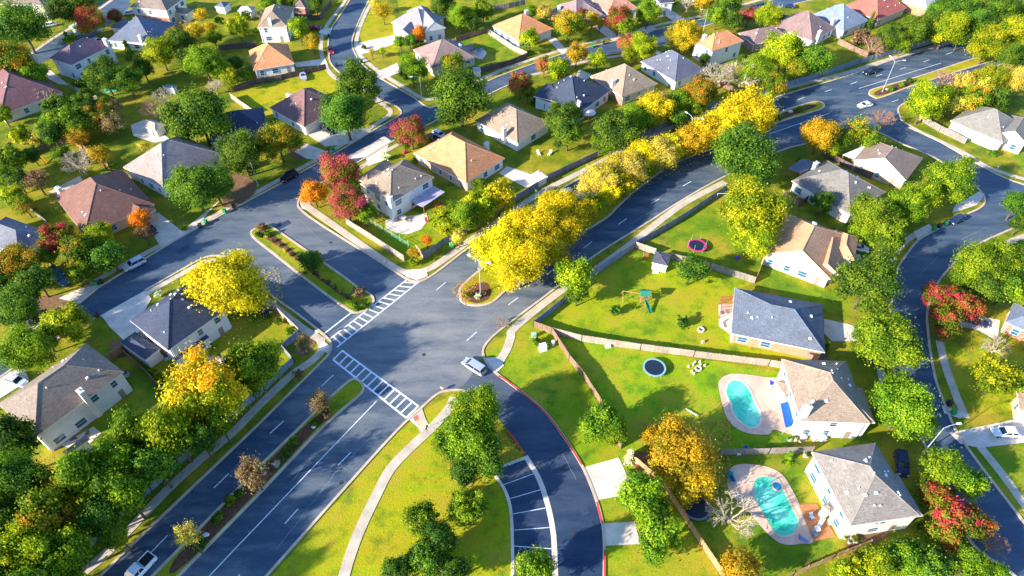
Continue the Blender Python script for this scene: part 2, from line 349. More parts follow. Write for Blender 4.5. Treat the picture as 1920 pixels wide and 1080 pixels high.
# top-left cul-de-sac street
sheet("road", [(225,-20),(250,-20),(240,10),(205,45),(175,70),(120,100),(60,125),(20,150),(-60,180),(-60,155),(50,98),(100,75),(160,45),(200,18)], asph_side, 0.0)
sheet("driveway", [(185,3),(245,5),(232,28),(190,22)], asph_side, 0.006)
kerb(NW_LOW); kerb(ST_B_LOW_L); kerb(ST_B_UP_L); kerb(ST_C_R); kerb(ST_B_LOW_R); kerb(SE_FAR); kerb(ST_E_R2); kerb(ST_E_L2); kerb(ST_F_L[8:])
walk([(985,855),(1010,897),(1027,947),(1037,997),(1040,1042),(1042,1110)], 0.85, "gutter_strip", z=0.03, m=concrete_w)
kerb([(987,858),(955,870),(927,884),(947,920),(958,960),(961,1035),(961,1120)], 0.5, concrete_w)
kerb([(962,724),(1016,768),(1053,814),(1091,872)], 0.3, red_curb, "red_kerb", h=0.15)
kerb([(1119,942),(1124,962),(1129,982)], 0.3, red_curb, "red_kerb", h=0.15); kerb([(1134,1032),(1134,1120)], 0.3, red_curb, "red_kerb", h=0.15)
kerb([(935,705),(950,714),(962,724)], 0.3, red_curb, "red_kerb", h=0.15)
kerb([(952,808),(966,826),(984,852)], 0.3, red_curb, "red_kerb", h=0.15)

# medians
def median(px, fill, name="median", bed=None, n=6):
    pts = spline(W(px), n, True); b = MB(); b.prism([(p[0], p[1]) for p in pts], -0.01, 0.13)
    o = struct(name, b, fill)
    k = MB(); k.ribbon(pts + [pts[0]], 0.5, 0.0, 0.17); struct("kerb", k, curbM)
    return o
def bed(px, m=None, z=0.145, name="planting_bed"):
    pts = spline(W(px), 5, True); b = MB(); b.prism([(p[0], p[1]) for p in pts], 0.0, z + zb()); return struct(name, b, m or mulch)
M1 = [(473,442),(480,428),(497,422),(511,427),(577,472),(640,516),(672,540),(695,553),(700,567),(688,581),(668,586),(652,580),(595,540),(520,481)]
M2 = [(287,1080),(400,965),(480,882),(553,811),(610,755),(652,717),(668,712),(680,722),(677,738),(640,770),(595,811),(480,932),(335,1080),(230,1190),(180,1190)]
M3 = [(862,552),(866,538),(895,511),(960,463),(1040,413),(1100,377),(1157,345),(1255,297),(1340,260),(1440,222),(1475,206),(1515,194),(1535,191),(1545,197),(1538,205),(1500,217),(1450,233),(1337,278),(1260,309),(1197,353),(1160,386),(1135,410),(1067,451),(1020,485),(952,541),(922,567),(892,573),(868,567)]
M5 = [(1630,176),(1634,169),(1660,161),(1715,146),(1780,125),(1845,104),(1960,70),(1970,85),(1845,119),(1715,160),(1652,183),(1636,181)]
median(M1, grass_mat("median_grass", [(0.10,0.18,0.008),(0.24,0.30,0.008),(0.36,0.32,0.01),(0.30,0.32,0.01)], 0.5)); median(M2, MC["median_grass"]); median(M3, grassY); median(M5, grassY)
bed([(395,975),(500,870),(555,815),(603,775),(612,785),(590,808),(485,920),(340,1065),(325,1055)])
bed([(868,553),(880,538),(910,530),(920,545),(915,562),(893,569),(872,562)]); bed([(1450,222),(1480,208),(1518,197),(1530,200),(1500,212),(1455,228)])
bed([(1638,176),(1660,164),(1700,152),(1718,150),(1712,158),(1655,179)]); bed([(487,440),(500,432),(560,480),(615,530),(660,560),(670,572),(655,565),(600,525),(540,475)])

# sidewalks
SWALKS = [
 ([(100,1130),(155,1075),(207,1030),(315,917),(375,862),(437,810),(480,766),(542,707),(580,680),(598,664),(604,650),(600,636)], 1.6),
 ([(606,640),(562,612),(500,563),(470,535)], 1.6), ([(272,552),(330,520),(382,492),(405,490)], 1.4),
 ([(566,372),(575,386),(620,418),(690,468),(742,503),(767,511),(802,505),(842,480),(900,437),(952,402),(1022,357),(1115,310),(1200,265),(1300,222),(1440,174),(1590,136),(1665,112),(1822,67)], 1.7),
 ([(1360,341),(1285,380),(1225,424),(1185,456),(1115,507),(1047,549),(967,613),(958,632),(950,655),(935,680)], 1.7),
 ([(640,1120),(645,1080),(670,1005),(705,930),(732,880),(767,842),(812,800),(842,765),(852,745)], 1.7),
 ([(783,768),(790,790),(797,806),(812,800)], 1.7), ([(-10,668),(80,605),(175,530),(297,462),(425,391),(480,361),(592,300),(655,263),(705,233),(732,213),(722,198),(700,186)], 1.4),
 ([(700,0),(688,20),(675,50),(668,80),(672,100),(705,130),(755,162),(800,186),(850,172),(905,147),(960,124),(1060,92),(1160,66),(1230,48),(1325,27),(1435,-3)], 1.4),
 ([(660,-20),(640,12),(618,40),(605,65),(602,90),(608,118),(622,140),(650,160)], 1.4),
 ([(960,150),(1020,135),(1110,113),(1230,95)], 1.3), ([(640,340),(690,305),(735,277),(790,250)], 1.3),
 ([(1705,238),(1800,282),(1850,312),(1890,327),(1930,338)], 1.3), ([(1665,496),(1690,460),(1715,440)], 1.3),
 ([(1762,640),(1766,660),(1774,690),(1790,735),(1810,783)], 1.5), ([(1838,838),(1880,890),(1920,946),(1970,1020)], 1.5),
 ([(1650,690),(1656,720)], 1.3), ([(1870,467),(1900,450),(1930,440)], 1.3), ([(52,105),(100,72),(150,42),(210,0)], 1.3),
]
for px, w in SWALKS: walk(px, w)
# driveways and other slabs
DRV = [
 [(188,592),(272,545),(284,560),(262,600),(262,622),(234,640),(205,612),(195,598)], [(278,405),(298,399),(340,433),(362,432),(303,466),(290,445)],
 [(-20,725),(10,700),(45,690),(55,712),(0,748),(-20,760)], [(655,270),(700,247),(640,230),(590,240),(575,252),(610,275)],
 [(687,295),(735,266),(720,255),(700,268),(640,300)], [(686,296),(730,268),(718,302),(690,312)],
 [(575,298),(592,300),(620,287),(575,270),(552,285)], [(665,82),(745,65),(752,78),(706,95),(672,104)],
 [(700,138),(745,118),(752,135),(715,150)], [(552,118),(610,110),(615,122),(556,126)], [(600,55),(622,52),(617,68),(598,62)],
 [(1025,72),(1040,70),(1067,97),(1055,103)], [(1112,50),(1130,45),(1165,72),(1150,78)], [(1195,55),(1215,48),(1235,55),(1215,62)],
 [(1240,25),(1262,20),(1290,42),(1275,48)], [(1085,130),(1110,140),(1100,150),(1080,145)], [(1225,92),(1240,98),(1238,105),(1222,100)],
 [(1096,876),(1160,858),(1180,900),(1165,930),(1120,938)], [(1130,982),(1190,978),(1200,1020),(1134,1024)],
 [(1545,598),(1590,608),(1640,625),(1655,640),(1560,640),(1545,625)], [(1780,812),(1925,782),(1925,830),(1835,840),(1800,832)],
 [(1815,590),(1875,600),(1870,640),(1835,620),(1790,610)], [(1785,400),(1830,385),(1843,372),(1838,358),(1815,372),(1790,385)],
 [(1720,450),(1752,433),(1742,420),(1712,435)], [(1585,470),(1612,478),(1640,520),(1600,480)], [(1595,300),(1640,300),(1640,310),(1600,308)],
 [(1765,760),(1812,775),(1800,785),(1770,775)], [(130,160),(90,128),(75,140),(110,158)], [(128,50),(165,30),(172,40),(140,62)],
 [(420,370),(395,395),(365,430),(352,425)], [(110,560),(140,545),(175,536),(195,533),(150,570)],
]
for px in DRV: sheet("driveway", px, concrete_w, 0.052)
for px in ([(598,650),(606,640),(622,650),(618,664),(604,658)], [(755,510),(775,505),(800,505),(802,518),(782,526),(762,520)], [(908,672),(932,670),(945,686),(930,700),(915,690)], [(764,784),(786,765),(798,785),(806,800),(790,808)], [(560,375),(580,372),(585,395),(566,392)]):
    sheet("kerb_ramp", px, concrete_w, 0.062)
for px in ([(604,644),(613,643),(615,652),(605,653)], [(768,514),(780,513),(779,521),(768,521)], [(922,682),(934,675),(939,682),(927,690)], [(774,783),(783,778),(787,786),(778,791)]):
    sheet("red_paver_ramp", px, brick_ramp, 0.068)
# patios, decks
sheet("patio", [(722,412),(800,400),(803,412),(790,430),(763,440),(744,437),(724,428)], concrete_w, 0.05)
sheet("patio", [(385,670),(423,668),(425,678),(395,702),(378,690)], concrete_w, 0.05)
sheet("patio", [(950,312),(990,325),(1015,345),(985,352),(955,335),(935,325)], concrete_w, 0.05)
sheet("patio", [(115,835),(175,800),(190,812),(152,848)], concrete_w, 0.05)
sheet("patio", [(885,95),(905,90),(913,100),(905,112),(885,108)], concrete_w, 0.05)
sheet("patio", [(245,235),(270,225),(320,262),(290,268),(250,255)], concrete_w, 0.05)
sheet("patio", [(1347,570),(1375,570),(1370,628),(1348,612)], concrete_w, 0.05)
sheet("patio", [(90,360),(150,330),(165,350),(120,370)], concrete, 0.05)
tan_deck = conc("pool_deck_concrete", (0.66, 0.46, 0.34))
sheet("pool_deck", [(1347,725),(1352,710),(1365,703),(1385,701),(1440,708),(1470,712),(1480,750),(1492,812),(1452,806),(1440,815),(1400,812),(1370,795),(1357,768)], tan_deck, 0.05, True)
sheet("pool_deck", [(1364,895),(1372,876),(1397,870),(1440,876),(1466,890),(1483,915),(1500,948),(1526,1012),(1500,1020),(1470,1021),(1447,1008),(1422,982),(1395,950),(1368,925)], tan_deck, 0.05, True)
sheet("wood_deck", [(1497,947),(1531,945),(1567,1007),(1526,1015)], woodf("deck_boards", (0.55, 0.22, 0.09)), 0.09)
watm, nt, b = nodes_of("pool_water", 0.05, 0.6)
nz = noise(nt, pos(nt), 0.22, 3); w2 = noise(nt, pos(nt), 2.5, 3)
nt.links.new(mix(nt, ramp(nt, w2, [(0.35, 0.0), (0.65, 0.3)]), ramp(nt, nz, [(0.35, (0.0, 0.46, 0.24)), (0.5, (0.03, 0.62, 0.36)), (0.65, (0.22, 0.74, 0.50))]), (0.3, 0.75, 0.65)), b.inputs["Base Color"]); bump(nt, b, w2, 0.15, 0.05)
spam = flat("spa_water", (0.02, 0.22, 0.42), rough=0.1)
def pool(px, coping, spa=None):
    pts = spline(W(px), 6, True); b = MB(); b.prism([(p[0], p[1]) for p in pts], 0.0, 0.092); struct("pool_water", b, watm)
    k = MB(); k.ribbon(pts + [pts[0]], 0.35, 0.03, 0.14); struct("pool_coping", k, coping)
    if spa:
        c = P(*spa[:2]); ring = [(c.x + spa[2] * math.cos(a), c.y + spa[2] * math.sin(a)) for a in np.linspace(0, 2 * math.pi, 25)[:-1]]
        b = MB(); b.prism(ring, 0.0, 0.125); struct("spa_water", b, spam); k = MB(); k.ribbon([Vector(r) for r in ring + ring[:1]], 0.25, 0.03, 0.17); struct("spa_coping", k, coping)
pool([(1362,725),(1372,713),(1390,715),(1405,730),(1416,755),(1426,777),(1423,797),(1406,803),(1386,790),(1374,775),(1370,757),(1361,740)], concrete_w)
pool([(1411,910),(1417,897),(1430,892),(1442,894),(1458,899),(1468,915),(1475,930),(1490,960),(1499,980),(1490,1000),(1470,1007),(1452,1000),(1440,982),(1428,960),(1413,935)], tan_deck, (1457,912,.85))
sheet("pool_water", [(195,168),(210,160),(240,150),(248,158),(215,172),(200,174)], watm, 0.05, True)
soil = flat("bare_soil", (0.20, 0.11, 0.055), var=0.3, sc=1.5, rough=.95)
for px in ([(436,325),(474,338),(478,362),(445,384),(418,388),(425,360)], [(60,560),(130,552),(178,545),(150,570),(90,590)], [(282,1090),(325,1045),(350,1062),(310,1098)], [(540,285),(575,270),(600,285),(565,300)],
   [(1500,640),(1545,655),(1560,690),(1548,690)], [(205,640),(232,640),(240,665),(215,670)], [(560,640),(575,625),(592,640),(575,665),(556,665)], [(1180,860),(1230,850),(1250,905),(1235,915)], [(1590,1010),(1655,985),(1665,1005),(1600,1030)]):
    sheet("bare_soil", px, soil, 0.031, True)
# markings
mk = MB()
def line(a, b, w=0.2, z=0.016): mk.ribbon([P(*a), P(*b)], w, z - 0.004, z)
for a, b in (((625,703),(603,724)),((532,789),(506,813)),((429,888),(401,915)),((314,1004),(283,1036)),((173,1140),(150,1165)),
  ((836,529),(818,544)),((894,622),(875,639)),((971,558),(953,572)),((1040,503),(1025,516)),((1110,453),(1094,465)),((1175,410),(1159,421)),((1236,373),(1221,382)),((1296,340),(1280,349)),
  ((658,848),(634,872)),((559,954),(534,982)),((450,1077),(430,1100)),
  ((1508,183),(1496,187)),((1559,168),(1547,172)),((1607,153),(1595,158)),((1654,139),(1642,143)),((1699,126),(1687,130)),((1743,112),(1731,116)),((1786,98),(1774,102)),((1456,200),(1443,204)),((1685,187),(1672,191)),((1460,263),(1448,270))):
    line(a, b, 0.17)
line((706,752),(435,1035), 0.16); line((435,1035),(360,1115),0.16); line((1556,212),(1440,252), 0.16); line((1765,118),(1610,166), 0.16)
line((619,635),(762,525), 0.3); line((632,651),(787,527), 0.3); line((641,657),(785,762), 0.35); line((624,674),(762,784), 0.35)
for i in range(15):
    t = (i + 0.6) / 15.2; a = (619 + 143 * t, 635 - 110 * t); b_ = (632 + 155 * (t + 0.01), 651 - 124 * (t + 0.01)); line(a, b_, 0.32, 0.020)
for i in range(14):
    t = (i + 0.08) / 13.15; line((641 + 144 * t, 657 + 105 * t), (624 + 138 * t, 674 + 110 * t), 0.32, 0.020)
line((606,627),(659,586), 0.3)
for a, b in (((944,909),(1001,888)),((953,936),(1014,918)),((961,964),(1025,952)),((964,994),(1032,989)),((964,1024),(1035,1029)),((964,1056),(1037,1070))): line(a, b, 0.12, 0.024)
struct("road_markings", mk, paint)
ck = MB(); rr = random.Random(4)
def crack(px, w=.06):
    pts = []
    for a, b in zip(px, px[1:]):
        for k in range(5): t = k / 5; pts.append((a[0] + (b[0] - a[0]) * t + rr.uniform(-1.2, 1.2), a[1] + (b[1] - a[1]) * t + rr.uniform(-1.2, 1.2)))
    pts.append(px[-1]); ck.ribbon(W(pts), w, .012, .0145)
for c in ([(520,1030),(575,955),(600,925),(630,885),(655,862),(690,825),(712,800)],[(600,925),(606,912)],[(640,872),(655,885)],[(700,810),(705,822)],[(545,905),(590,850)],[(770,590),(830,545)],[(870,640),(930,585)],[(905,470),(960,430)],[(1000,545),(1060,495)],
  [(1180,420),(1240,385),(1330,345)],[(1500,210),(1580,185),(1640,165)],[(390,440),(440,410),(500,385)],[(660,500),(700,530)],[(560,410),(600,450),(640,485)],[(1055,850),(1080,900)],[(1720,520),(1760,480)],[(1800,450),(1850,425)],[(680,620),(730,580)],[(820,700),(860,660)]): crack(c, .05)
struct("pavement_cracks", ck, flat("crack_filler", (0.28, 0.29, 0.32), var=.3, sc=4))
dk = flat("tar_patch", (0.036, 0.058, 0.100), var=.25)
for i, c in enumerate(([(700,735),(730,718),(742,726),(712,745)],[(1480,262),(1500,256),(1503,260),(1483,266)],[(505,430),(540,412),(547,418),(512,437)],[(985,520),(1010,503),(1016,508),(991,526)],[(1085,945),(1098,940),(1104,962),(1092,968)],[(330,470),(352,458),(358,465),(336,477)],[(1590,170),(1625,160),(1628,164),(1593,174)])):
    sheet("asphalt_patch", c, dk, .0135 + i * .0003)
def manhole(x, y):
    p = P(x, y, 0); m = MB(); m.tube((p.x, p.y, 0.0), (p.x, p.y, .026), .36, .36, 14); o = m.build("manhole_cover", flat("cast_iron", (.05, .045, .045), var=.2)); return o
for (x, y), l in (((795,665), "iron manhole cover in the middle of the crossing"), ((905,655), "iron manhole cover at the mouth of the curved drive"), ((620,455), "iron manhole cover on the side street beside the corner house"), ((470,395), "iron manhole cover in the street opposite the huge oak"), ((1075,1000), "iron manhole cover in the curved drive beside the lower concrete pad"), ((640,905), "iron manhole cover in the lower roadway by the school lawn")):
    tag(manhole(x, y), l, "manhole cover", "manhole covers")
# ---------------------------------------------------------------- houses
random.seed(5)
def rect(A, B, C, z):
    a, b, c = P(*A, z), P(*B, z), P(*C, z)
    u = (b - a); L = u.length; u = u / L; v = Vector((-u.y, u.x, 0)); d = (c - a).dot(v)
    if d < 0: v = -v; d = -d
    return a, u, v, L, d
def hip(mb, a, u, v, L, D, z, pitch, gable=None):
    """closed roof over the eave rectangle; gable: set of ridge ends ('0','1') finished as gables. Returns height function"""
    X = (L >= D) if not gable or not (set(gable) & set('uv')) else 'u' in gable; half = (D if X else L) / 2; rise = half * pitch; z2 = z - 0.22
    q = [a, a + u * L, a + u * L + v * D, a + v * D]; q = [Vector((p.x, p.y, z)) for p in q]
    g0 = 0.01 if (gable and '0' in gable) else half; g1 = 0.01 if (gable and '1' in gable) else half
    if X: r0 = a + u * g0 + v * half; r1 = a + u * (L - g1) + v * half
    else: r0 = a + v * g0 + u * half; r1 = a + v * (D - g1) + u * half
    r0 = Vector((r0.x, r0.y, z + rise)); r1 = Vector((r1.x, r1.y, z + rise))
    if (r1 - r0).length < 0.05: r1 = r0 + (u if X else v) * 0.05
    gm0 = 1 if (gable and '0' in gable) else 0; gm1 = 1 if (gable and '1' in gable) else 0
    if X:
        mb.poly([q[0], q[1], r1, r0]); mb.poly([q[2], q[3], r0, r1]); mb.poly([q[3], q[0], r0], gm0); mb.poly([q[1], q[2], r1], gm1)
    else:
        mb.poly([q[3], q[0], r0, r1]); mb.poly([q[1], q[2], r1, r0]); mb.poly([q[0], q[1], r0], gm0); mb.poly([q[2], q[3], r1], gm1)
    up_ = Vector((0, 0, .01))
    for p_ in (((q[0], r0), (q[3], r0), (q[1], r1), (q[2], r1)) if X else ((q[0], r0), (q[1], r0), (q[2], r1), (q[3], r1))) + ((r0, r1),): mb.tube(p_[0] + up_, p_[1] + up_, .07, .07, 5, 2)
    lo = [Vector((p.x, p.y, z2)) for p in q]
    for k in range(4): mb.poly([lo[k], lo[(k + 1) % 4], q[(k + 1) % 4], q[k]], 1)
    mb.poly(lo[::-1], 1)
    def height(p):
        s_, t = (p - a).dot(u), (p - a).dot(v)
        ds = [t, D - t] + ([] if gm0 and X else [s_]) + ([] if gm1 and X else [L - s_]) if X else [s_, L - s_] + ([] if gm0 else [t]) + ([] if gm1 else [D - t])
        return z + pitch * min(ds + [half])
    return height
def window(h, c, n, w, hh, frame_m, glass=None):
    """c centre on the wall plane, n outward normal"""
    t = Vector((-n.y, n.x, 0)); rz = math.atan2(t.y, t.x)
    f = MB(); fr = 0.09
    for s_ in (-1, 1):
        p = c + t * s_ * (w / 2); f.box((p.x + n.x * .03, p.y + n.y * .03, c.z), (fr, 0.1, hh + fr), rz)
        p = c; f.box((p.x + n.x * .03, p.y + n.y * .03, c.z + s_ * hh / 2), (w - fr, 0.1, fr), rz)
    f.box((c.x + n.x * .035, c.y + n.y * .035, c.z), (w - fr, 0.05, 0.05), rz)
    fo = f.build("window", frame_m, h)
    g = MB(); g.box((c.x + n.x * .01, c.y + n.y * .01, c.z), (w - fr, 0.04, hh - fr), rz)
    g.build("pane", glass or glassM, fo); return fo
WHITE = (0.80, 0.77, 0.72); CREAM = (0.70, 0.60, 0.45); BRICK = (0.42, 0.16, 0.10); TANB = (0.66, 0.45, 0.32); LIGHT = (0.74, 0.74, 0.78)
TAN = (0.30, 0.225, 0.165); BROWN = (0.20, 0.105, 0.082); SLATE = (0.058, 0.070, 0.105); ORNG = (0.62, 0.26, 0.12); GREY = (0.25, 0.195, 0.155); GBR = (0.27, 0.205, 0.15); MAUVE = (0.24, 0.16, 0.15); BLUEG = (0.21, 0.25, 0.31); RED = (0.45, 0.13, 0.10); SALM = (0.62, 0.33, 0.18)
def house(name, label, main, z, roof, wall, blocks=(), brick_sides=(), brick_c=BRICK, chim=None, gable=None, pitch=0.66, storeys=None,
          wins=True, vents=6, chim_c=WHITE, garage=None, door=None, cat="house", group="houses of the neighbourhood", blank=()):
    a, u, v, L, D = rect(*main, z)
    ctr = a + u * L / 2 + v * D / 2
    h = empty(name, (ctr.x, ctr.y, 0), math.atan2(u.y, u.x), label, cat, group)
    rm = shingle(roof); wm = siding("siding", wall); bm_ = brickm("brick", brick_c)
    rb = MB(); wb = MB(); bb = MB(); hf = None; walls = []
    for bi, (mn, bz, bg, bp) in enumerate([(main, z, gable, pitch)] + [tuple(b) + (None,) * (4 - len(b)) for b in blocks]):
        bp = bp or pitch
        a, u, v, L, D = rect(*mn, bz)
        hh = hip(rb, a, u, v, L, D, bz, bp, bg)
        if bi == 0: hf, ma, mu, mv, mL, mD = hh, a, u, v, L, D
        e = 0.42 if L > 4 else 0.2
        q = [a + u * e + v * e, a + u * (L - e) + v * e, a + u * (L - e) + v * (D - e), a + u * e + v * (D - e)]
        c = (q[0] + q[2]) / 2; top = bz - 0.2 - 0.013 * bi
        for k in range(4):
            p, r = q[k], q[(k + 1) % 4]; n = Vector(((r - p).y, -(r - p).x, 0)).normalized()
            if n.dot((p + r) / 2 - c) < 0: n = -n
            p0, r0 = Vector((p.x, p.y, 0)), Vector((r.x, r.y, 0)); up = Vector((0, 0, top))
            split = 2.75 if (k in brick_sides and bi == 0 and bz > 4) else None
            if k in brick_sides and bi == 0:
                t_ = split or top
                bb.poly([p0, r0, r0 + Vector((0, 0, t_)), p0 + Vector((0, 0, t_))])
                if split: wb.poly([p0 + Vector((0, 0, t_)), r0 + Vector((0, 0, t_)), r0 + up, p0 + up])
            else: wb.poly([p0, r0, r0 + up, p0 + up])
            if bi == 0 or (r0 - p0).length > 4: walls.append((bi, k, p0, r0, n, top))
    if wins:
        for bi_, k_, p_, r_, n_, t_ in walls[:4]:
            m = MB(); w_ = p_ + (r_ - p_).normalized() * .25 + n_ * .06; m.box((w_.x, w_.y, t_ / 2), (.1, .1, t_)); m.build("downpipe", white, h)
    wo = wb.build("wall", wm, h)
    if bb.f: bb.build("brick_wall", bm_, h)
    ro = rb.build("roof", [rm, siding("fascia", (0.78, 0.74, 0.70), False), shingle(mul(roof, 1.22))], h)
    dark = flat("door_panel", (0.30, 0.24, 0.20)); gar = flat("garage_door", (0.66, 0.63, 0.58))
    for bi, k, p, r, n, top in walls:
        Lw = (r - p).length; t = (r - p).normalized()
        if garage and (bi, k) == tuple(garage[:2]):
            gw = min(4.9, Lw - 0.8); gc = p + t * (gw / 2 + 0.6) if garage[2] == 0 else r - t * (gw / 2 + 0.6)
            g = MB(); rz = math.atan2(t.y, t.x)
            for j in range(4): g.box((gc.x + n.x * .02, gc.y + n.y * .02, 0.28 + j * 0.54), (gw, 0.08, 0.50), rz)
            g.build("garage_door", gar, h); continue
        if not wins or (bi, k) in blank: continue
        nf = 2 if top > 4.4 else 1; m = max(1, int(Lw / 3.4))
        for fl in range(nf):
            for j in range(m):
                if random.random() < 0.22 and m > 1: continue
                c = p + t * (Lw * (j + 0.5) / m + random.uniform(-.25, .25)); w_ = random.choice((1.1, 1.3, 1.9)) if Lw > 5 else 1.0
                zz = 1.45 + fl * 2.75
                if fl == 0 and j == m - 1 and k == 0 and bi == 0:
                    d = MB(); d.box((c.x + n.x * .02, c.y + n.y * .02, 1.05), (0.95, 0.08, 2.1), math.atan2(t.y, t.x)); d.build("door", dark, h); continue
                window(h, Vector((c.x, c.y, zz)), n, w_, 1.5, white)
    for cc in (chim if isinstance(chim, list) else [chim] if chim else []):
        px, py, zt = cc[:3]; c = P(px, py, zt); m = MB(); rz = math.atan2(u.y, u.x)
        m.box((c.x, c.y, zt / 2 + 0.5), (0.85, 1.25, zt - 1.0), rz); m.box((c.x, c.y, zt + 0.05), (1.0, 1.4, 0.1), rz)
        co = m.build("chimney", siding("chimney", chim_c), ro)
        m = MB(); m.tube((c.x, c.y, zt + .1), (c.x, c.y, zt + .38), 0.2, 0.2, 8); m.tube((c.x, c.y, zt + .42), (c.x, c.y, zt + .5), 0.3, 0.12, 8); m.build("chimney_cap", metal, ro)
    for i in range(vents):
        for _ in range(30):
            s_, t_ = random.uniform(.12, .88) * mL, random.uniform(.12, .88) * mD
            p = ma + mu * s_ + mv * t_; zz = hf(p)
            if zz - z > 0.5: break
        m = MB(); k = random.random()
        if k < 0.6: m.tube((p.x, p.y, zz - .1), (p.x, p.y, zz + .28), .09, .09, 6); m.tube((p.x, p.y, zz + .28), (p.x, p.y, zz + .34), .15, .1, 6)
        else: m.box((p.x, p.y, zz + .1), (.5, .5, .3), math.atan2(mu.y, mu.x), 0, 0.75)
        m.build("roof_vent", flat("vent_white", (0.8, 0.8, 0.8), var=.03), ro)
    return h
def cover(h, px, z, roofm, name="patio_cover", slope=0.0, posts=True):
    """a flat open roof on posts: part of the house; px are its corners"""
    t = MB(); q = [P(*p, z) for p in px]; t.prism([(p.x, p.y) for p in q], z - 0.12, z); o = t.build(name, roofm, h)
    if posts:
        c = sum(q, Vector()) / len(q)
        for p in q:
            d = MB(); w = p + (c - p).normalized() * 0.35; d.box((w.x, w.y, (z - .12) / 2), (.14, .14, z - .12)); d.build("post", flat("post_wood", (0.32, 0.13, 0.08)), o)
    return o
HS = {}
def H(key, *a, **k): HS[key] = house(*a, **k)
H("tan2", "house", "two-storey white house with grey-brown hip roof and tall side chimney, at the lower left", ((65,820),(232,697),(-8,760)), 5.6, GREY, LIGHT,
  [(((125,855),(168,823),(118,847)), 2.7, None, 0.3)], chim=(150,733,8.2), chim_c=(0.72, 0.68, 0.64), vents=8)
H("slate2", "house", "two-storey white house with dark slate roof beside the bright yellow tree and street median", ((315,657),(425,579),(244,600)), 5.6, SLATE, LIGHT,
  [(((272,675),(300,654),(232,637)), 2.9, None, 0.5), (((327,680),(393,632),(322,674)), 2.7, None, 0.35)], chim=(384,545,9.2), brick_sides=(3,), vents=10, garage=(1, 3, 0))
H("corner", "house", "two-storey white corner house with grey-brown roof and ribbed patio cover, beside red maples", ((732,381),(814,332),(667,349)), 5.6, GBR, WHITE,
  [(((668,334),(705,312),(690,345)), 4.9, None, 0.5), (((695,318),(722,300),(712,330)), 4.6, '0', 0.5)], chim=(730,368,7.0), vents=10)
cover(HS["corner"], [(769,377),(812,348),(834,360),(793,388)], 2.8, flat("ribbed_metal_roof", (0.40, 0.34, 0.42), var=0.25, sc=1.2))
H("orange1", "house", "single-storey brick house with orange-tan hip roof, across the lawn behind the white corner house", ((775,287),(874,343),(857,250)), 3.0, ORNG, WHITE, brick_sides=(0,), brick_c=TANB, vents=5, pitch=.72, chim=(912,268,4.2))
H("greyroof", "house", "white house with pale grey hip roof between orange-roofed house and dense oaks", ((890,226),(970,268),(960,195)), 3.0, TAN, WHITE, chim=(945,240,5.6), vents=8)
H("dark1", "house", "white house with blue-black hip roof and pale patio umbrella, behind the dense green oak row", ((1001,181),(1083,214),(1100,152)), 3.4, SLATE, WHITE,
  [(((1001,180),(1046,192),(1022,156)), 4.0, None, 0.5)], chim=(1086,191,5.5), vents=8)
H("tan3", "house", "brick house with light tan hip roof and white chimney between two dark-roofed houses", ((1106,143),(1166,182),(1165,116)), 3.0, TAN, CREAM, brick_sides=(0,), chim=(1150,150,5.6), vents=6, pitch=.72)
H("slate3", "house", "white house with dusty slate-blue hip roof beside the orange-roofed two-storey house", ((1201,115),(1266,153),(1250,92)), 3.0, (0.12, 0.13, 0.17), WHITE, vents=9, pitch=.72)
H("orange2", "house", "white two-storey house with bright orange hip roof, up the street behind bare white trees", ((1300,76),(1335,96),(1350,53)), 5.6, ORNG, WHITE, chim=(1322,66,8.0), vents=8)
H("mauve1", "house", "red brick house with mauve-brown roof right of the orange-roofed two-storey house", ((1385,62),(1412,83),(1440,42)), 3.0, MAUVE, BRICK, brick_sides=(0,1), vents=3)
H("mauve2", "house", "white house with weathered mauve-tan hip roof, three roofs right of the orange two-storey", ((1445,48),(1523,77),(1492,26)), 3.0, MAUVE, WHITE, chim=(1538,58,5.5), vents=5, pitch=.72)
H("blueg", "house", "white-walled house with pale blue-grey hip roof beside the red-roofed house, by the boulevard", ((1515,30),(1582,58),(1562,12)), 3.0, BLUEG, WHITE, chim=(1564,36,5.6), vents=5, pitch=.72)
H("red1", "house", "brick house with rust-red hip roof near the top edge, beside the blue-grey roof", ((1579,12),(1646,38),(1640,-8)), 3.0, RED, (0.6,0.5,0.5), brick_sides=(0,), vents=5, pitch=.72)
H("white1", "house", "orange brick house with near-white roof, cut by the top edge above the dense trees", ((1690,3),(1738,18),(1720,-15)), 3.2, (0.62,0.58,0.55), BRICK, vents=3, brick_sides=(0,), brick_c=(0.6,0.25,0.12))
H("tl1", "house", "cream two-storey house with bare blank side, cut off by the top left corner", ((0,8),(80,10),(5,-30)), 5.2, GREY, CREAM, vents=2)
H("tl2", "house", "cream two-storey house with red brick base and slate porch roof, near the top edge", ((243,13),(312,20),(262,-14)), 5.6, GREY, (0.78,0.68,0.5), [(((312,22),(350,27),(322,12)), 3.0, None, 0.4)], brick_sides=(0,), vents=4)
H("tl3", "house", "single-storey house with blue-slate hip roof and white chimney, beneath the red and green tree", ((201,76),(286,82),(243,38)), 3.0, (0.14,0.16,0.21), CREAM, [(((206,52),(240,56),(222,36)), 2.8, None, .5)], chim=(262,66,5.2), vents=6)
H("tl4", "house", "white two-storey house with purple-brown hip roof and end chimney, at the upper left", ((134,122),(212,84),(84,113)), 5.6, (0.20,0.12,0.14), LIGHT, [(((160,133),(190,118),(154,128)), 2.8, None, .3)], chim=(196,73,8.0), vents=5)
H("tl5", "house", "single-storey cream house with dark maroon-brown roof, cut by the left edge", ((0,216),(117,173),(-60,170)), 3.0, (0.20,0.10,0.10), CREAM, chim=(45,150,5.4), vents=4, pitch=.72)
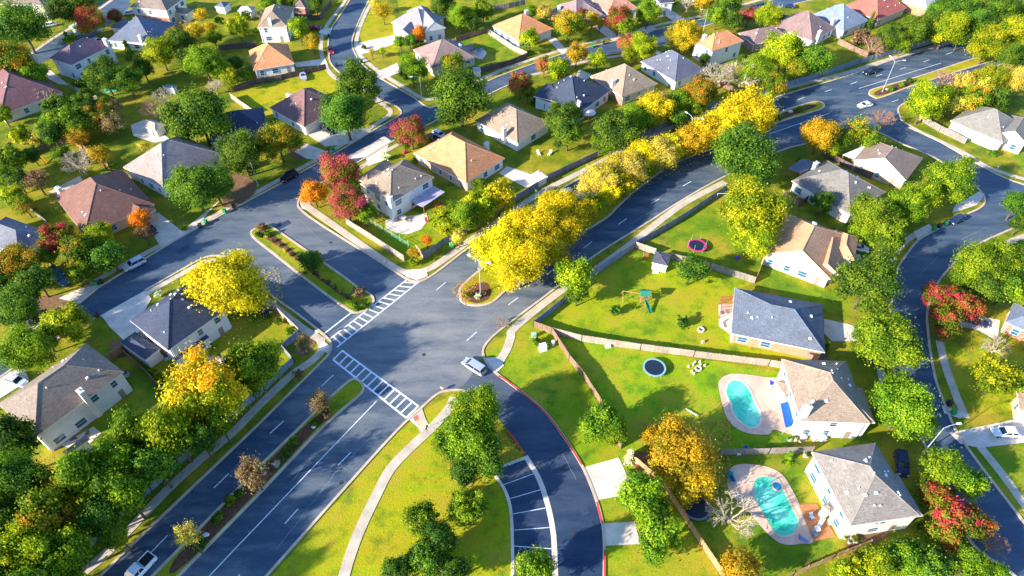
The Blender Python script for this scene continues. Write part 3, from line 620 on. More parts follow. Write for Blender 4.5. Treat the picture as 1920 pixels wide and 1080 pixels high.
H("or3", "house", "white house with salmon-orange hip roof beside the street bend, upper left centre", ((475,132),(552,119),(462,96)), 3.0, ORNG, WHITE, vents=4, pitch=.72)
H("tan4", "house", "two-storey white house with half tan, half grey roof near the top of the curving street", ((482,52),(538,50),(512,15)), 5.4, TAN, WHITE, chim=(505,35,7.8), vents=2)
H("purp", "house", "single-storey house with purple-brown hip roof beside golden lawn and two dark oaks", ((505,202),(570,238),(582,163)), 3.0, (0.21,0.115,0.11), WHITE, [(((569,237),(597,219),(585,228)), 2.8, None, .6)], chim=(541,177,4.8), vents=3, pitch=.72, garage=(0,1,0))
H("navy", "house", "white house with navy-black roof and white chimney, mostly behind the round oaks", ((395,268),(505,246),(412,218)), 3.0, (0.05,0.065,0.11), WHITE, [(((440,255),(470,250),(458,228)), 3.6, '0', .6)], chim=(402,234,5.5), vents=3)
H("pale", "house", "house with pale pinkish-tan and grey roof behind the largest round oak, left of the street", ((305,353),(415,288),(237,310)), 3.4, (0.31,0.25,0.225), WHITE, vents=2, pitch=.72)
H("brown", "house", "large single-storey house with maroon-brown hip roof and white chimney, left of the street", ((158,441),(290,383),(70,381)), 3.0, BROWN, TANB, [(((262,412),(292,392),(240,380)), 2.9, '1', .6)], chim=(108,352,4.4), vents=7, pitch=.72, garage=(1,0,0))
H("greyl", "house", "house with blue-grey hip roof at the left edge, below the large maroon-brown roof", ((35,478),(94,436),(-40,440)), 3.0, (0.17,0.17,0.20), LIGHT, vents=3, pitch=.62)
H("salmon", "house", "cream house with multi-gabled salmon-tan roof beside the large gold-green tree", ((1430,476),(1557,523),(1478,402)), 3.2, SALM, (0.78,0.66,0.52), [(((1520,500),(1572,515),(1545,440)), 3.3, '0', .7), (((1556,475),(1602,488),(1570,432)), 3.1, None, .6)], chim=(1527,420,6.6), vents=3, pitch=.62, gable="v0")
H("greyr", "house", "white house with weathered grey hip roof and slate porch roof, right of the boulevard", ((1484,339),(1594,403),(1550,300)), 3.2, (0.20,0.185,0.165), WHITE, chim=(1531,305,5.0), vents=7, pitch=.62)
cover(HS["greyr"], [(1477,316),(1505,297),(1540,306),(1502,325)], 2.7, shingle((0.16,0.17,0.20)))
H("brownr", "house", "house with brown hip roof, white gable and pale blue patio cover near the side street", ((1600,300),(1699,338),(1658,270)), 3.2, (0.28,0.205,0.16), WHITE, brick_sides=(0,), brick_c=TANB, chim=(1677,282,5.8), vents=5, pitch=.55, gable="v0")
cover(HS["brownr"], [(1580,290),(1620,273),(1640,282),(1602,298)], 2.8, flat("pale_metal_roof", (0.62, 0.74, 0.80), var=.1))
H("farr", "house", "low house with grey roof and white eaves behind the long grey fence, upper right", ((1782,226),(1880,268),(1832,200)), 3.2, (0.22,0.205,0.18), WHITE, [(((1865,250),(1925,270),(1890,215)), 3.6, '0', .6)], brick_sides=(1,), vents=3, garage=(0,0,0))
H("slate5", "house", "brick house with bluish slate hip roof and rust-red pergola between the two backyards", ((1371,625),(1547,661),(1376,539)), 3.0, (0.14,0.16,0.20), CREAM, brick_sides=(0,), brick_c=(0.66,0.27,0.15), chim=(1437,571,4.4), vents=7, pitch=.52)
H("pool1", "house", "two-storey white house with tan-grey roof beside the upper kidney-shaped pool", ((1501,789),(1632,794),(1467,673)), 5.4, TAN, WHITE, [(((1585,790),(1641,793),(1592,726)), 5.2, None, .5), (((1455,715),(1473,745),(1478,708)), 3.0, None, .4)], chim=(1515,762,8.6), vents=12)
H("pool2", "house", "two-storey white house with grey roof dotted with vents beside the lower kidney-shaped pool", ((1595,986),(1724,966),(1522,847)), 5.4, (0.235,0.205,0.18), WHITE, [(((1640,980),(1731,967),(1622,896)), 5.2, None, .5), (((1541,948),(1556,962),(1550,940)), 3.0, None, .4)], chim=(1623,868,8.0), vents=14)
H("rightb", "house", "red brick house with blue-slate roof and white garage door at the right edge", ((1885,604),(1990,650),(1887,562)), 3.0, (0.16,0.19,0.25), WHITE, brick_sides=(0,3), vents=3, garage=(0,3,0))
H("rightc", "house", "brick house corner with tan eaves at the right edge, above the white sedan's driveway", ((1912,768),(1990,790),(1915,735)), 3.0, TAN, WHITE, brick_sides=(3,), brick_c=TANB, vents=0)
H("gable", "house", "house with grey cross-gabled roof and white stone gable end, inside the curve near the top", ((795,60),(836,52),(768,20)), 4.2, (0.30,0.28,0.30), WHITE, [(((733,42),(795,58),(765,14)), 4.0, None, .6), (((742,64),(770,68),(755,42)), 3.4, '0', .7)], gable='0', pitch=.7, vents=1)
H("purp2", "house", "single-storey house with purple-tan roof, purple patio cover and round patio", ((775,93),(810,128),(850,72)), 3.0, (0.27,0.19,0.17), CREAM, [(((808,127),(893,106),(800,92)), 2.9, None, .55)], chim=(862,84,5.4), vents=2)
cover(HS["purp2"], [(868,86),(888,83),(888,92),(872,95)], 2.7, flat("purple_cover", (0.26, 0.13, 0.16)))
H("or4", "house", "white-walled house with bright orange hip roof and white chimney beyond the fenced green lawn", ((922,48),(972,77),(985,26)), 3.0, ORNG, WHITE, chim=(987,20,6.0), vents=0, pitch=.62)
H("purp3", "house", "brick house with greyish purple roof near the top edge, between two autumn trees", ((1031,20),(1080,42),(1060,-10)), 3.0, (0.28,0.20,0.20), BRICK, [(((1075,38),(1135,30),(1095,2)), 3.0, None, .55)], chim=(1048,12,5.2), vents=1)
H("pinkr", "house", "house with pink-orange roof and white gable at the top edge, behind the red-tipped tree", ((1140,26),(1197,16),(1102,2)), 3.4, (0.48,0.22,0.16), WHITE, vents=2)
H("top6", "house", "small white two-storey house end at the top edge, beside the driveway with a dark car", ((1237,6),(1264,4),(1240,-12)), 5.0, SLATE, WHITE, vents=0)
H("shrubh", "house", "grey-roofed house peeking between trees at the top, right of the dark car", ((640,-18),(655,-14),(650,-32)), 3.0, GREY, BRICK, vents=0)
H("top7", "house", "brick-fronted house with dark roof at the top edge, above the triangle of bright lawn", ((545,13),(572,15),(560,-10)), 3.0, MAUVE, BRICK, vents=0, brick_sides=(0,))
# sheds
def shed(label, main, z, roof, wall, g=None, pitch=.5):
    h = house("garden_shed", label, main, z, roof, wall, gable=g, wins=False, vents=0, pitch=pitch, cat="shed", group="garden sheds")
    a, u, v, L, D = rect(*main, z); c = a + u * L / 2 + v * 0.18; m = MB()
    m.box((c.x, c.y, 0.95), (min(1.4, L * .5), .1, 1.8), math.atan2(u.y, u.x)); m.build("door", flat("shed_door", mul(wall, .8)), h); return h
shed("cream shed with dark flat-pitched roof and ramp, in the corner of the playset yard", ((1222,492),(1252,499),(1230,470)), 2.3, (0.10,0.10,0.13), (0.72,0.66,0.42), pitch=.25)
t = empty("shed_ramp", P(1230, 512), 0, "small white wooden ramp in front of the cream shed's door", "ramp"); m = MB()
q = [P(1225,505,.35), P(1237,506,.35), P(1234,513,.05), P(1223,512,.05)]; m.poly(q); m.poly([p - Vector((0,0,.08)) for p in q][::-1])
for k in range(4): m.poly([q[k], q[(k+1)%4], q[(k+1)%4] - Vector((0,0,.08)), q[k] - Vector((0,0,.08))])
m.build("ramp_deck", flat("ramp_boards", (.7,.68,.6)), t)
shed("small cream shed with pale roof on a paved pad, beside the pinkish bare tree", ((266,236),(291,245),(290,226)), 2.5, (0.50,0.40,0.32), (0.72,0.66,0.55), '0')
shed("white shed with slate roof near the top edge, left of a second white shed", ((402,12),(420,14),(415,3)), 2.5, (0.16,0.17,0.20), WHITE)
shed("tall white shed with pale roof, right of the slate-roofed shed at the top", ((445,20),(472,21),(452,12)), 2.6, (0.45,0.42,0.42), WHITE)
shed("tiny pale blue shed beside a grey leafless shrub, left of the striped green lawn", ((306,164),(325,166),(312,158)), 2.0, BLUEG, LIGHT)
shed("low white roofed pool shed against the grey fence behind the orange-roofed brick house", ((993,328),(1010,340),(1008,318)), 2.0, (0.75,0.75,0.75), WHITE, pitch=.12)
shed("lean-to with grey-brown roof beside the small fenced yard, right of the large red-brown roof", ((888,135),(902,134),(890,126)), 2.0, (0.5,0.45,0.5), WHITE, pitch=.3)
# ---------------------------------------------------------------- fences
WOODG = woodf("grey_fence_boards", (0.30, 0.25, 0.22)); WOODB = woodf("brown_fence_boards", (0.28, 0.18, 0.12)); WOODO = woodf("orange_fence_boards", (0.46, 0.27, 0.14))
WOODP = woodf("pale_fence_boards", (0.44, 0.34, 0.28)); WALLG = woodf("blue_grey_screen_wall", (0.24, 0.26, 0.33)); WOODD = woodf("dark_fence_boards", (0.14, 0.10, 0.09))
def fence(label, px, m, h=1.85, step=2.5, curve=False, chain=False):
    pts = spline(W(px), 4) if curve else W(px)
    o = empty("fence", pts[0].to_3d() if len(pts[0]) == 2 else pts[0], 0, label, "fence", "fences between the yards"); o.location.z = 0
    b = MB(); posts = []; rail = MB()
    for a, c in zip(pts, pts[1:]):
        a = Vector((a[0], a[1], 0)); c = Vector((c[0], c[1], 0)); d = c - a; L = d.length
        if L < .3: continue
        d /= L; n = max(1, round(L / step)); rz = math.atan2(d.y, d.x)
        for k in range(n):
            s0, s1 = a + d * (L * k / n), a + d * (L * (k + 1) / n); mid = (s0 + s1) / 2; hh = h + random.uniform(-.06, .06)
            if not chain:
                np_ = max(2, int((s1 - s0).length / 0.42))
                for j in range(np_):
                    w = s0 + (s1 - s0) * ((j + .5) / np_); b.box((w.x, w.y, hh / 2), ((s1 - s0).length / np_ - .015, .05, hh + random.uniform(-.05, .05)), rz)
                for zz in (.4, 1.4): rail.box((mid.x, mid.y, zz * h / 1.85), ((s1 - s0).length, .12, .09), rz)
            else:
                for zz in (.1, .45, .8, 1.15): rail.box((mid.x, mid.y, zz), ((s1 - s0).length, .03, .04), rz)
            posts.append(s0)
        posts.append(c)
    if b.f: b.build("boards", m, o)
    if rail.f: rail.build("rails", m, o)
    for p in posts[:100]:
        q = MB(); q.box((p.x, p.y, (h + .08) / 2), (.13, .13, h + .08)); q.build("post", m, o)
    return o
FENCES = [
 ("long blue-grey screen wall along the boulevard's sidewalk, behind the trampoline and playset yards", [(1000,613),(1057,568),(1117,515),(1190,464),(1270,418),(1363,356)], WALLG),
 ("short brown fence joining the screen wall to the corner of two yards", [(1000,613),(1034,625)], WOODB),
 ("long pale wooden fence between the playset yard and the pool yard", [(1034,625),(1090,640),(1200,656),(1300,669),(1440,686),(1468,691)], WOODP),
 ("brown wooden fence running down from the yard corner toward the green oak", [(1034,625),(1067,676),(1092,706),(1125,757),(1163,842)], WOODB),
 ("weathered brown fence running under the big gold tree to the bottom edge", [(1175,855),(1243,912),(1290,985),(1352,1080),(1375,1130)], WOODO),
 ("low grey-brown fence between the two pool yards", [(1350,853),(1440,851),(1521,848)], WOODG),
 ("grey fence behind the cream shed, left of the round yard tree", [(1190,464),(1228,478)], WOODP),
 ("grey wooden fence from the round yard tree to the salmon-roofed house", [(1257,486),(1330,504),(1415,531)], WOODG),
 ("thin brown fence climbing to the corner of the salmon-roofed house", [(1415,531),(1436,478)], WOODO),
 ("brown fence crossing the lawn's foot below the lower pool house", [(1627,1022),(1560,1048),(1485,1080),(1440,1110)], WOODO),
 ("shaded grey screen wall behind the tree row, lower left of the boulevard", [(120,1085),(170,1026),(230,968),(285,920),(400,815),(480,748),(552,681)], WALLG),
 ("short dark fence end at the slate-roofed house's lawn corner", [(552,681),(531,657),(564,628)], WALLG),
 ("pale low fence along the sidewalk beside the slate-roofed house", [(564,628),(510,575)], WOODP),
 ("white-grey wooden fence beside the side street at the corner house", [(650,420),(700,452),(758,490)], WOODP),
 ("short pale fence closing the corner house's garden by the orange shrub", [(781,470),(795,486)], WOODP),
 ("blue-grey screen wall behind the corner house's yellow trees", [(795,486),(830,460),(900,420),(960,382),(995,360)], WALLG),
 ("blue-grey screen wall beside the path behind the lawn with two benches", [(995,360),(1022,342),(1060,322),(1120,294)], WALLG),
 ("grey screen wall behind the dense oak row along the boulevard", [(1160,272),(1225,250),(1317,208),(1435,178)], WALLG),
 ("grey screen wall along the far boulevard, upper right", [(1440,174),(1540,143),(1610,120),(1740,84),(1800,64)], WALLG),
 ("green wire fence inside the corner house's garden", [(675,405),(720,433),(766,462)], flat("green_wire", (0.20,0.50,0.36))),
 ("brown fence along the left of the bright green fenced lawn", [(855,79),(912,61)], WOODB),
 ("pale new wooden fence along the right of the green lawn", [(912,61),(960,94),(988,107)], WOODP),
 ("dark fence between the green lawn and the upper street", [(988,109),(960,121),(895,139)], WOODD),
 ("dark brown fence behind the orange-roofed house and golden lawn", [(440,172),(480,158),(530,150),(612,130)], WOODD),
 ("dark fence above the salmon-orange roof near the top left", [(412,95),(440,92),(482,88)], WOODD),
 ("pale fence left of the golden lawn, by the big round oak", [(434,185),(455,200),(475,214)], WOODP),
 ("white fence between small green yard and dark hedge, left", [(135,168),(160,180),(187,191)], WOODP),
 ("long orange-brown fence through the yard above the maroon-brown roof", [(143,272),(175,292),(207,318)], WOODO),
 ("dark fence across the back of the yellow slide's yard", [(0,322),(40,300),(100,276),(140,268)], WOODD),
 ("brown fence running between the two lower left houses", [(232,662),(277,703),(312,738)], WOODB),
 ("orange-brown wooden gate fence beside the slate garage", [(208,675),(246,652)], WOODO),
 ("long tall grey-brown fence beside the upper right side street", [(1720,223),(1760,247),(1808,270)], WOODG),
 ("red-brown fence beside the round bush, above the salmon roof", [(1465,367),(1497,388),(1521,372)], WOODB),
 ("dark fence in the gap between the two right-hand tan and brown roofs", [(1540,290),(1580,312),(1632,336)], WOODD),
 ("brown fence between purple-roofed house and grey-roofed gable house", [(885,55),(860,45),(845,30)], WOODB),
 ("fence by the bent path beyond the dark-roofed row, near bare white trees", [(1320,155),(1360,165),(1380,178)], WOODB),
 ("brown fence in the narrow yard below the mauve-tan roof", [(1570,82),(1600,97),(1625,108)], WOODB),
 ("dark fence along the triangle of bright lawn near the top", [(548,35),(600,38),(622,8)], WOODD),
 ("fence edging the upper right corner of the bright far lawn", [(912,22),(955,15),(985,8)], WOODG),
 ("grey fence between orange-roofed house and grey-roofed house", [(845,325),(880,347)], WOODB),
 ("dark fence beside the grey-blue roof at the left edge", [(45,382),(70,405),(92,424)], WOODG),
]
for l, px, m in FENCES: fence(l, px, m, chain=("wire" in l))
# ---------------------------------------------------------------- trees
rng = np.random.default_rng(11)
def crown_mesh(name, seed, n_lobes=44, leaves=13500, size=0.042, squash=0.86, loose=0.0, cone=False):
    r = np.random.default_rng(seed)
    lc = r.normal(size=(n_lobes, 3)); lc /= np.linalg.norm(lc, axis=1)[:, None]
    lc[:, 2] = np.where(lc[:, 2] < -0.6, -lc[:, 2] * 0.6, lc[:, 2])
    lc *= (0.84 + 0.16 * np.sin(3 * np.arctan2(lc[:, 1], lc[:, 0]) + r.uniform(0, 6)))[:, None]   # uneven outline
    lc = lc * r.uniform(0.48, 0.88, n_lobes)[:, None]
    lc = np.vstack([lc, r.normal(size=(8, 3)) * 0.18]); nl = len(lc)
    lr = np.concatenate([r.uniform(0.10, 0.27, n_lobes), r.uniform(0.28, 0.40, 8)])
    if cone: lc[:, 2] = r.uniform(-0.9, 0.95, nl); k = np.clip(1.0 - (lc[:, 2] + 1) / 2.1, .12, 1); lc[:, :2] *= k[:, None] * .9; lr *= (.45 + .6 * k)
    w = lr ** 1.7; li = r.choice(nl, leaves, p=w / w.sum())
    d = r.normal(size=(leaves, 3)); d /= np.linalg.norm(d, axis=1)[:, None]; d[:, 2] *= 0.75
    dist = lr[li] * (r.uniform(0, 1, leaves) ** 0.45) * (1.08 + loose * r.uniform(-.6, 1, leaves))
    stray = r.uniform(0, 1, leaves) < 0.24; dist = np.where(stray, dist * 1.7, dist)      # ragged twigs between the clumps
    c = lc[li] + d * dist[:, None]
    nrm = d * 0.55 + c * 0.7 + r.normal(size=(leaves, 3)) * 0.55 + np.array([0, 0, .3]); nrm /= np.linalg.norm(nrm, axis=1)[:, None]
    a = np.cross(nrm, r.normal(size=(leaves, 3))); a /= np.linalg.norm(a, axis=1)[:, None]; b = np.cross(nrm, a)
    s = size * r.uniform(0.5, 1.3, leaves)[:, None]
    c[:, 2] *= squash
    v = np.stack([c - a * s, c + b * s * .7, c + a * s, c - b * s * .7], 1).reshape(-1, 3)
    me = bpy.data.meshes.new(name); me.vertices.add(len(v)); me.vertices.foreach_set("co", v.astype(np.float32).ravel())
    me.loops.add(len(v)); me.loops.foreach_set("vertex_index", np.arange(len(v), dtype=np.int32))
    me.polygons.add(leaves); me.polygons.foreach_set("loop_start", np.arange(0, len(v), 4, dtype=np.int32))
    me.update(calc_edges=True)
    at = me.attributes.new("tint", 'FLOAT', 'FACE')
    lt = r.uniform(0, 1, nl); t = np.clip(lt[li] + r.normal(size=leaves) * 0.16, 0, 1); at.data.foreach_set("value", t.astype(np.float32))
    me.materials.append(None); return me
CR = [crown_mesh("crown", 100 + i) for i in range(7)]
CR_BIG = [crown_mesh("crown", 200 + i, 90, 34000, 0.0265, .84) for i in range(4)]
CR_THIN = [crown_mesh("crown", 300 + i, 30, 3600, 0.04, .85, .5) for i in range(3)]
CR_CONE = [crown_mesh("crown", 400 + i, 20, 4000, 0.06, 1.25, cone=True) for i in range(2)]
CR_SM = [crown_mesh("crown", 500 + i, 12, 1500, 0.11, .8) for i in range(3)]
def leafm(name, stops, trans=0.38):
    m = bpy.data.materials.new(name); m.use_nodes = True; nt = m.node_tree; b = nt.nodes["Principled BSDF"]
    b.inputs["Roughness"].default_value = .6; b.inputs["Specular IOR Level"].default_value = .15
    at = nt.nodes.new("ShaderNodeAttribute"); at.attribute_name = "tint"
    c = ramp(nt, at.outputs["Fac"], stops)
    oi = nt.nodes.new("ShaderNodeObjectInfo"); hs = nt.nodes.new("ShaderNodeHueSaturation")
    mr = nt.nodes.new("ShaderNodeMapRange"); mr.inputs[3].default_value = .485; mr.inputs[4].default_value = .512; nt.links.new(oi.outputs["Random"], mr.inputs[0])
    mv = nt.nodes.new("ShaderNodeMapRange"); mv.inputs[3].default_value = .85; mv.inputs[4].default_value = 1.18; nt.links.new(oi.outputs["Random"], mv.inputs[0])
    nt.links.new(mr.outputs[0], hs.inputs["Hue"]); nt.links.new(mv.outputs[0], hs.inputs["Value"]); nt.links.new(c, hs.inputs["Color"])
    nt.links.new(hs.outputs[0], b.inputs["Base Color"])
    tr = nt.nodes.new("ShaderNodeBsdfTranslucent"); nt.links.new(hs.outputs[0], tr.inputs[0])
    mx = nt.nodes.new("ShaderNodeMixShader"); mx.inputs[0].default_value = trans
    nt.links.new(b.outputs[0], mx.inputs[1]); nt.links.new(tr.outputs[0], mx.inputs[2]); nt.links.new(mx.outputs[0], nt.nodes["Material Output"].inputs[0])
    return m
LM = {
 'G': leafm("dark_green_leaves", [(0.1, (0.038, 0.100, 0.012)), (0.5, (0.085, 0.185, 0.014)), (0.9, (0.19, 0.30, 0.016))]),
 'g': leafm("green_leaves", [(0.1, (0.065, 0.150, 0.008)), (0.5, (0.165, 0.29, 0.010)), (0.9, (0.33, 0.43, 0.014))]),
 'M': leafm("yellow_and_orange_leaves", [(0.1, (0.20, 0.26, 0.008)), (0.4, (0.50, 0.48, 0.010)), (0.7, (0.74, 0.56, 0.012)), (0.95, (0.84, 0.42, 0.012))]),
 'y': leafm("yellow_green_leaves", [(0.1, (0.12, 0.21, 0.006)), (0.5, (0.30, 0.38, 0.008)), (0.9, (0.54, 0.52, 0.012))]),
 'Y': leafm("bright_yellow_leaves", [(0.1, (0.40, 0.36, 0.008)), (0.5, (0.68, 0.56, 0.008)), (0.9, (0.84, 0.68, 0.012))]),
 'O': leafm("golden_orange_leaves", [(0.1, (0.24, 0.21, 0.010)), (0.5, (0.50, 0.33, 0.012)), (0.9, (0.68, 0.42, 0.016))]),
 'o': leafm("green_and_orange_leaves", [(0.1, (0.065, 0.15, 0.008)), (0.5, (0.20, 0.29, 0.010)), (0.75, (0.42, 0.34, 0.012)), (0.95, (0.60, 0.26, 0.02))]),
 'R': leafm("red_and_green_leaves", [(0.12, (0.08, 0.15, 0.008)), (0.42, (0.30, 0.33, 0.012)), (0.54, (0.46, 0.13, 0.03)), (0.95, (0.56, 0.045, 0.06))]),
 'F': leafm("flame_orange_leaves", [(0.1, (0.494, 0.250, 0.010)), (0.5, (0.858, 0.300, 0.012)), (0.9, (0.900, 0.300, 0.020))]),
 'K': leafm("pink_red_leaves", [(0.1, (0.14, 0.20, 0.012)), (0.32, (0.38, 0.28, 0.02)), (0.5, (0.52, 0.13, 0.05)), (0.72, (0.54, 0.07, 0.07)), (0.95, (0.60, 0.12, 0.13))]),
 'P': leafm("pale_yellow_leaves", [(0.1, (0.46, 0.38, 0.09)), (0.5, (0.66, 0.55, 0.09)), (0.9, (0.80, 0.68, 0.05))]),
 'B': leafm("brown_leaves", [(0.1, (0.17, 0.10, 0.05)), (0.5, (0.28, 0.17, 0.08)), (0.9, (0.36, 0.27, 0.08))]),
 'W': leafm("silver_leaves", [(0.1, (0.442, 0.550, 0.300)), (0.5, (0.676, 0.775, 0.450)), (0.9, (0.884, 0.850, 0.600))]),
}
def trunk_mesh(seed, h=1.0, limbs=6):
    r = random.Random(seed); b = MB()
    p = Vector((0, 0, -.05)); q = Vector((r.uniform(-.03, .03), r.uniform(-.03, .03), .45)); b.tube(p, q, .055, .04, 8)
    for k in range(limbs):
        a = 2 * math.pi * k / limbs + r.uniform(-.3, .3); e = q + Vector((math.cos(a) * .3, math.sin(a) * .3, r.uniform(.2, .42)))
        b.tube(q - Vector((0, 0, .06)), e, .026, .016, 6)
        for j in range(2):
            a2 = a + r.uniform(-.7, .7); b.tube(e, e + Vector((math.cos(a2) * .25, math.sin(a2) * .25, r.uniform(.1, .3))), .015, .005, 5)
    me_o = b.build("trunk", bark); me = me_o.data; bpy.data.objects.remove(me_o); me.materials.clear(); me.materials.append(None); return me
TR = [trunk_mesh(i) for i in range(4)]
def bare_mesh(seed, up=0.7, depth=5):
    r = random.Random(seed); b = MB()
    def grow(p, d, L, rad, k):
        q = p + d * L; b.tube(p, q, rad, rad * .68, 5 if k > 1 else 3)
        if k == 0: return
        for _ in range(3 if k > 1 else 4):
            nd = (d + Vector((r.gauss(0, .55), r.gauss(0, .55), r.gauss(.1, .35)))).normalized(); grow(q, nd, L * r.uniform(.68, .9), rad * .62, k - 1)
    b.tube((0, 0, -.05), (0, 0, .2), .05, .042, 7)
    for k in range(6):
        a = k * math.pi / 3 + r.uniform(-.3, .3); grow(Vector((0, 0, .17)), Vector((math.cos(a), math.sin(a), up * r.uniform(.7, 1.3))).normalized(), .26, .03, depth - 1)
    hr = sorted(math.hypot(p[0], p[1]) for p in b.v)[int(len(b.v) * .93)]; zr = sorted(p[2] for p in b.v)[int(len(b.v) * .95)]; b.v = [(p[0] / hr, p[1] / hr, p[2] / zr * 1.25) for p in b.v]
    o = b.build("branches", bark_pale); me = o.data; bpy.data.objects.remove(o); me.materials.clear(); me.materials.append(None); return me
BR = [bare_mesh(7, .8), bare_mesh(8, 1.5), bare_mesh(9, .45)]
def child(name, me, m, par, loc=(0, 0, 0), sc=(1, 1, 1), rz=0):
    o = bpy.data.objects.new(name, me); COL.objects.link(o); o.parent = par; o.location = loc; o.scale = sc; o.rotation_euler = (0, 0, rz)
    o.material_slots[0].link = 'OBJECT'; o.material_slots[0].material = m; return o
NAMEK = {'G': "oak_tree", 'g': "green_tree", 'y': "autumn_tree", 'Y': "autumn_tree", 'O': "autumn_tree", 'o': "autumn_tree", 'R': "red_maple", 'K': "red_maple", 'F': "autumn_tree", 'P': "autumn_tree", 'B': "brown_tree", 'W': "silver_shrub"}
tcount = 0
def lift(px, py): return -1.8 if (1225 < px < 1310 and 810 < py < 915) else 3.4 if (py > 780 and px < 420) else 1.2 if (py > 640 and px < 500) else 0.0      # the taller wood along the lower boulevard
def tree(px, py, rpx, kind, label, shape='t', group="neighbourhood trees", ry=None):
    """px,py: crown centre in the photo, rpx its half width; shape t tree, b bush, c cone, n thin, x bare"""
    global tcount; tcount += 1; r_ = random.Random(tcount * 7 + 1)
    zc = 3.0
    if (px < 470 and py < 320 or px < 500 and py > 640) and shape in 'tn': rpx *= 1.14
    if 900 < px < 1450 and 200 < py < 520 and kind in 'YPO' and shape in 'tn': rpx *= 1.22 if py > 350 or px > 1330 else 1.32
    for _ in range(6):
        rad = rpx * mpp(px, py, zc); zc = (1.0 + .98 * rad + lift(px, py)) if shape in 'tn' else (.75 * rad if shape == 'b' else (1.0 * rad if shape == 'c' else .9 * rad))
    p = P(px, py, zc); nm = "bush" if shape in 'bc' and kind != 'W' else NAMEK.get(kind, "tree")
    if shape == 'x':
        o = empty("bare_tree", (p.x, p.y, 0), 0, label, "tree", "leafless trees")
        mt = {'G': bark}.get(kind, bark_pink if kind == 'B' else bark_pale)
        child("branches", BR[tcount % 3], mt, o, (0, 0, 0), (rad * 1.05, rad * 1.05, rad * 1.15), r_.uniform(0, 6)); return o
    cat = "bush" if shape in 'bc' else "tree"
    o = empty(nm, (p.x, p.y, 0), 0, label, cat, "garden bushes" if cat == "bush" else group)
    pool_ = CR_BIG if (rad > 4.6 and shape == 't') else CR if shape == 't' else CR_THIN if shape == 'n' else CR_CONE if shape == 'c' else CR_SM
    me = r_.choice(pool_); k = 1.12 if shape == 't' else 1.08
    child("crown", me, LM[kind], o, (0, 0, zc), (rad * k, rad * k * r_.uniform(.92, 1.06), rad * k * r_.uniform(1.06, 1.2) * (1.45 if lift(px, py) > 3 else 1.25 if lift(px, py) > 0 else .8 if lift(px, py) < 0 else 1.0)), r_.uniform(0, 6.28))
    if shape in 'tn': child("trunk", r_.choice(TR), bark, o, (0, 0, 0), (rad * .9 + 1, rad * .9 + 1, zc * 1.25), r_.uniform(0, 6.28))
    return o
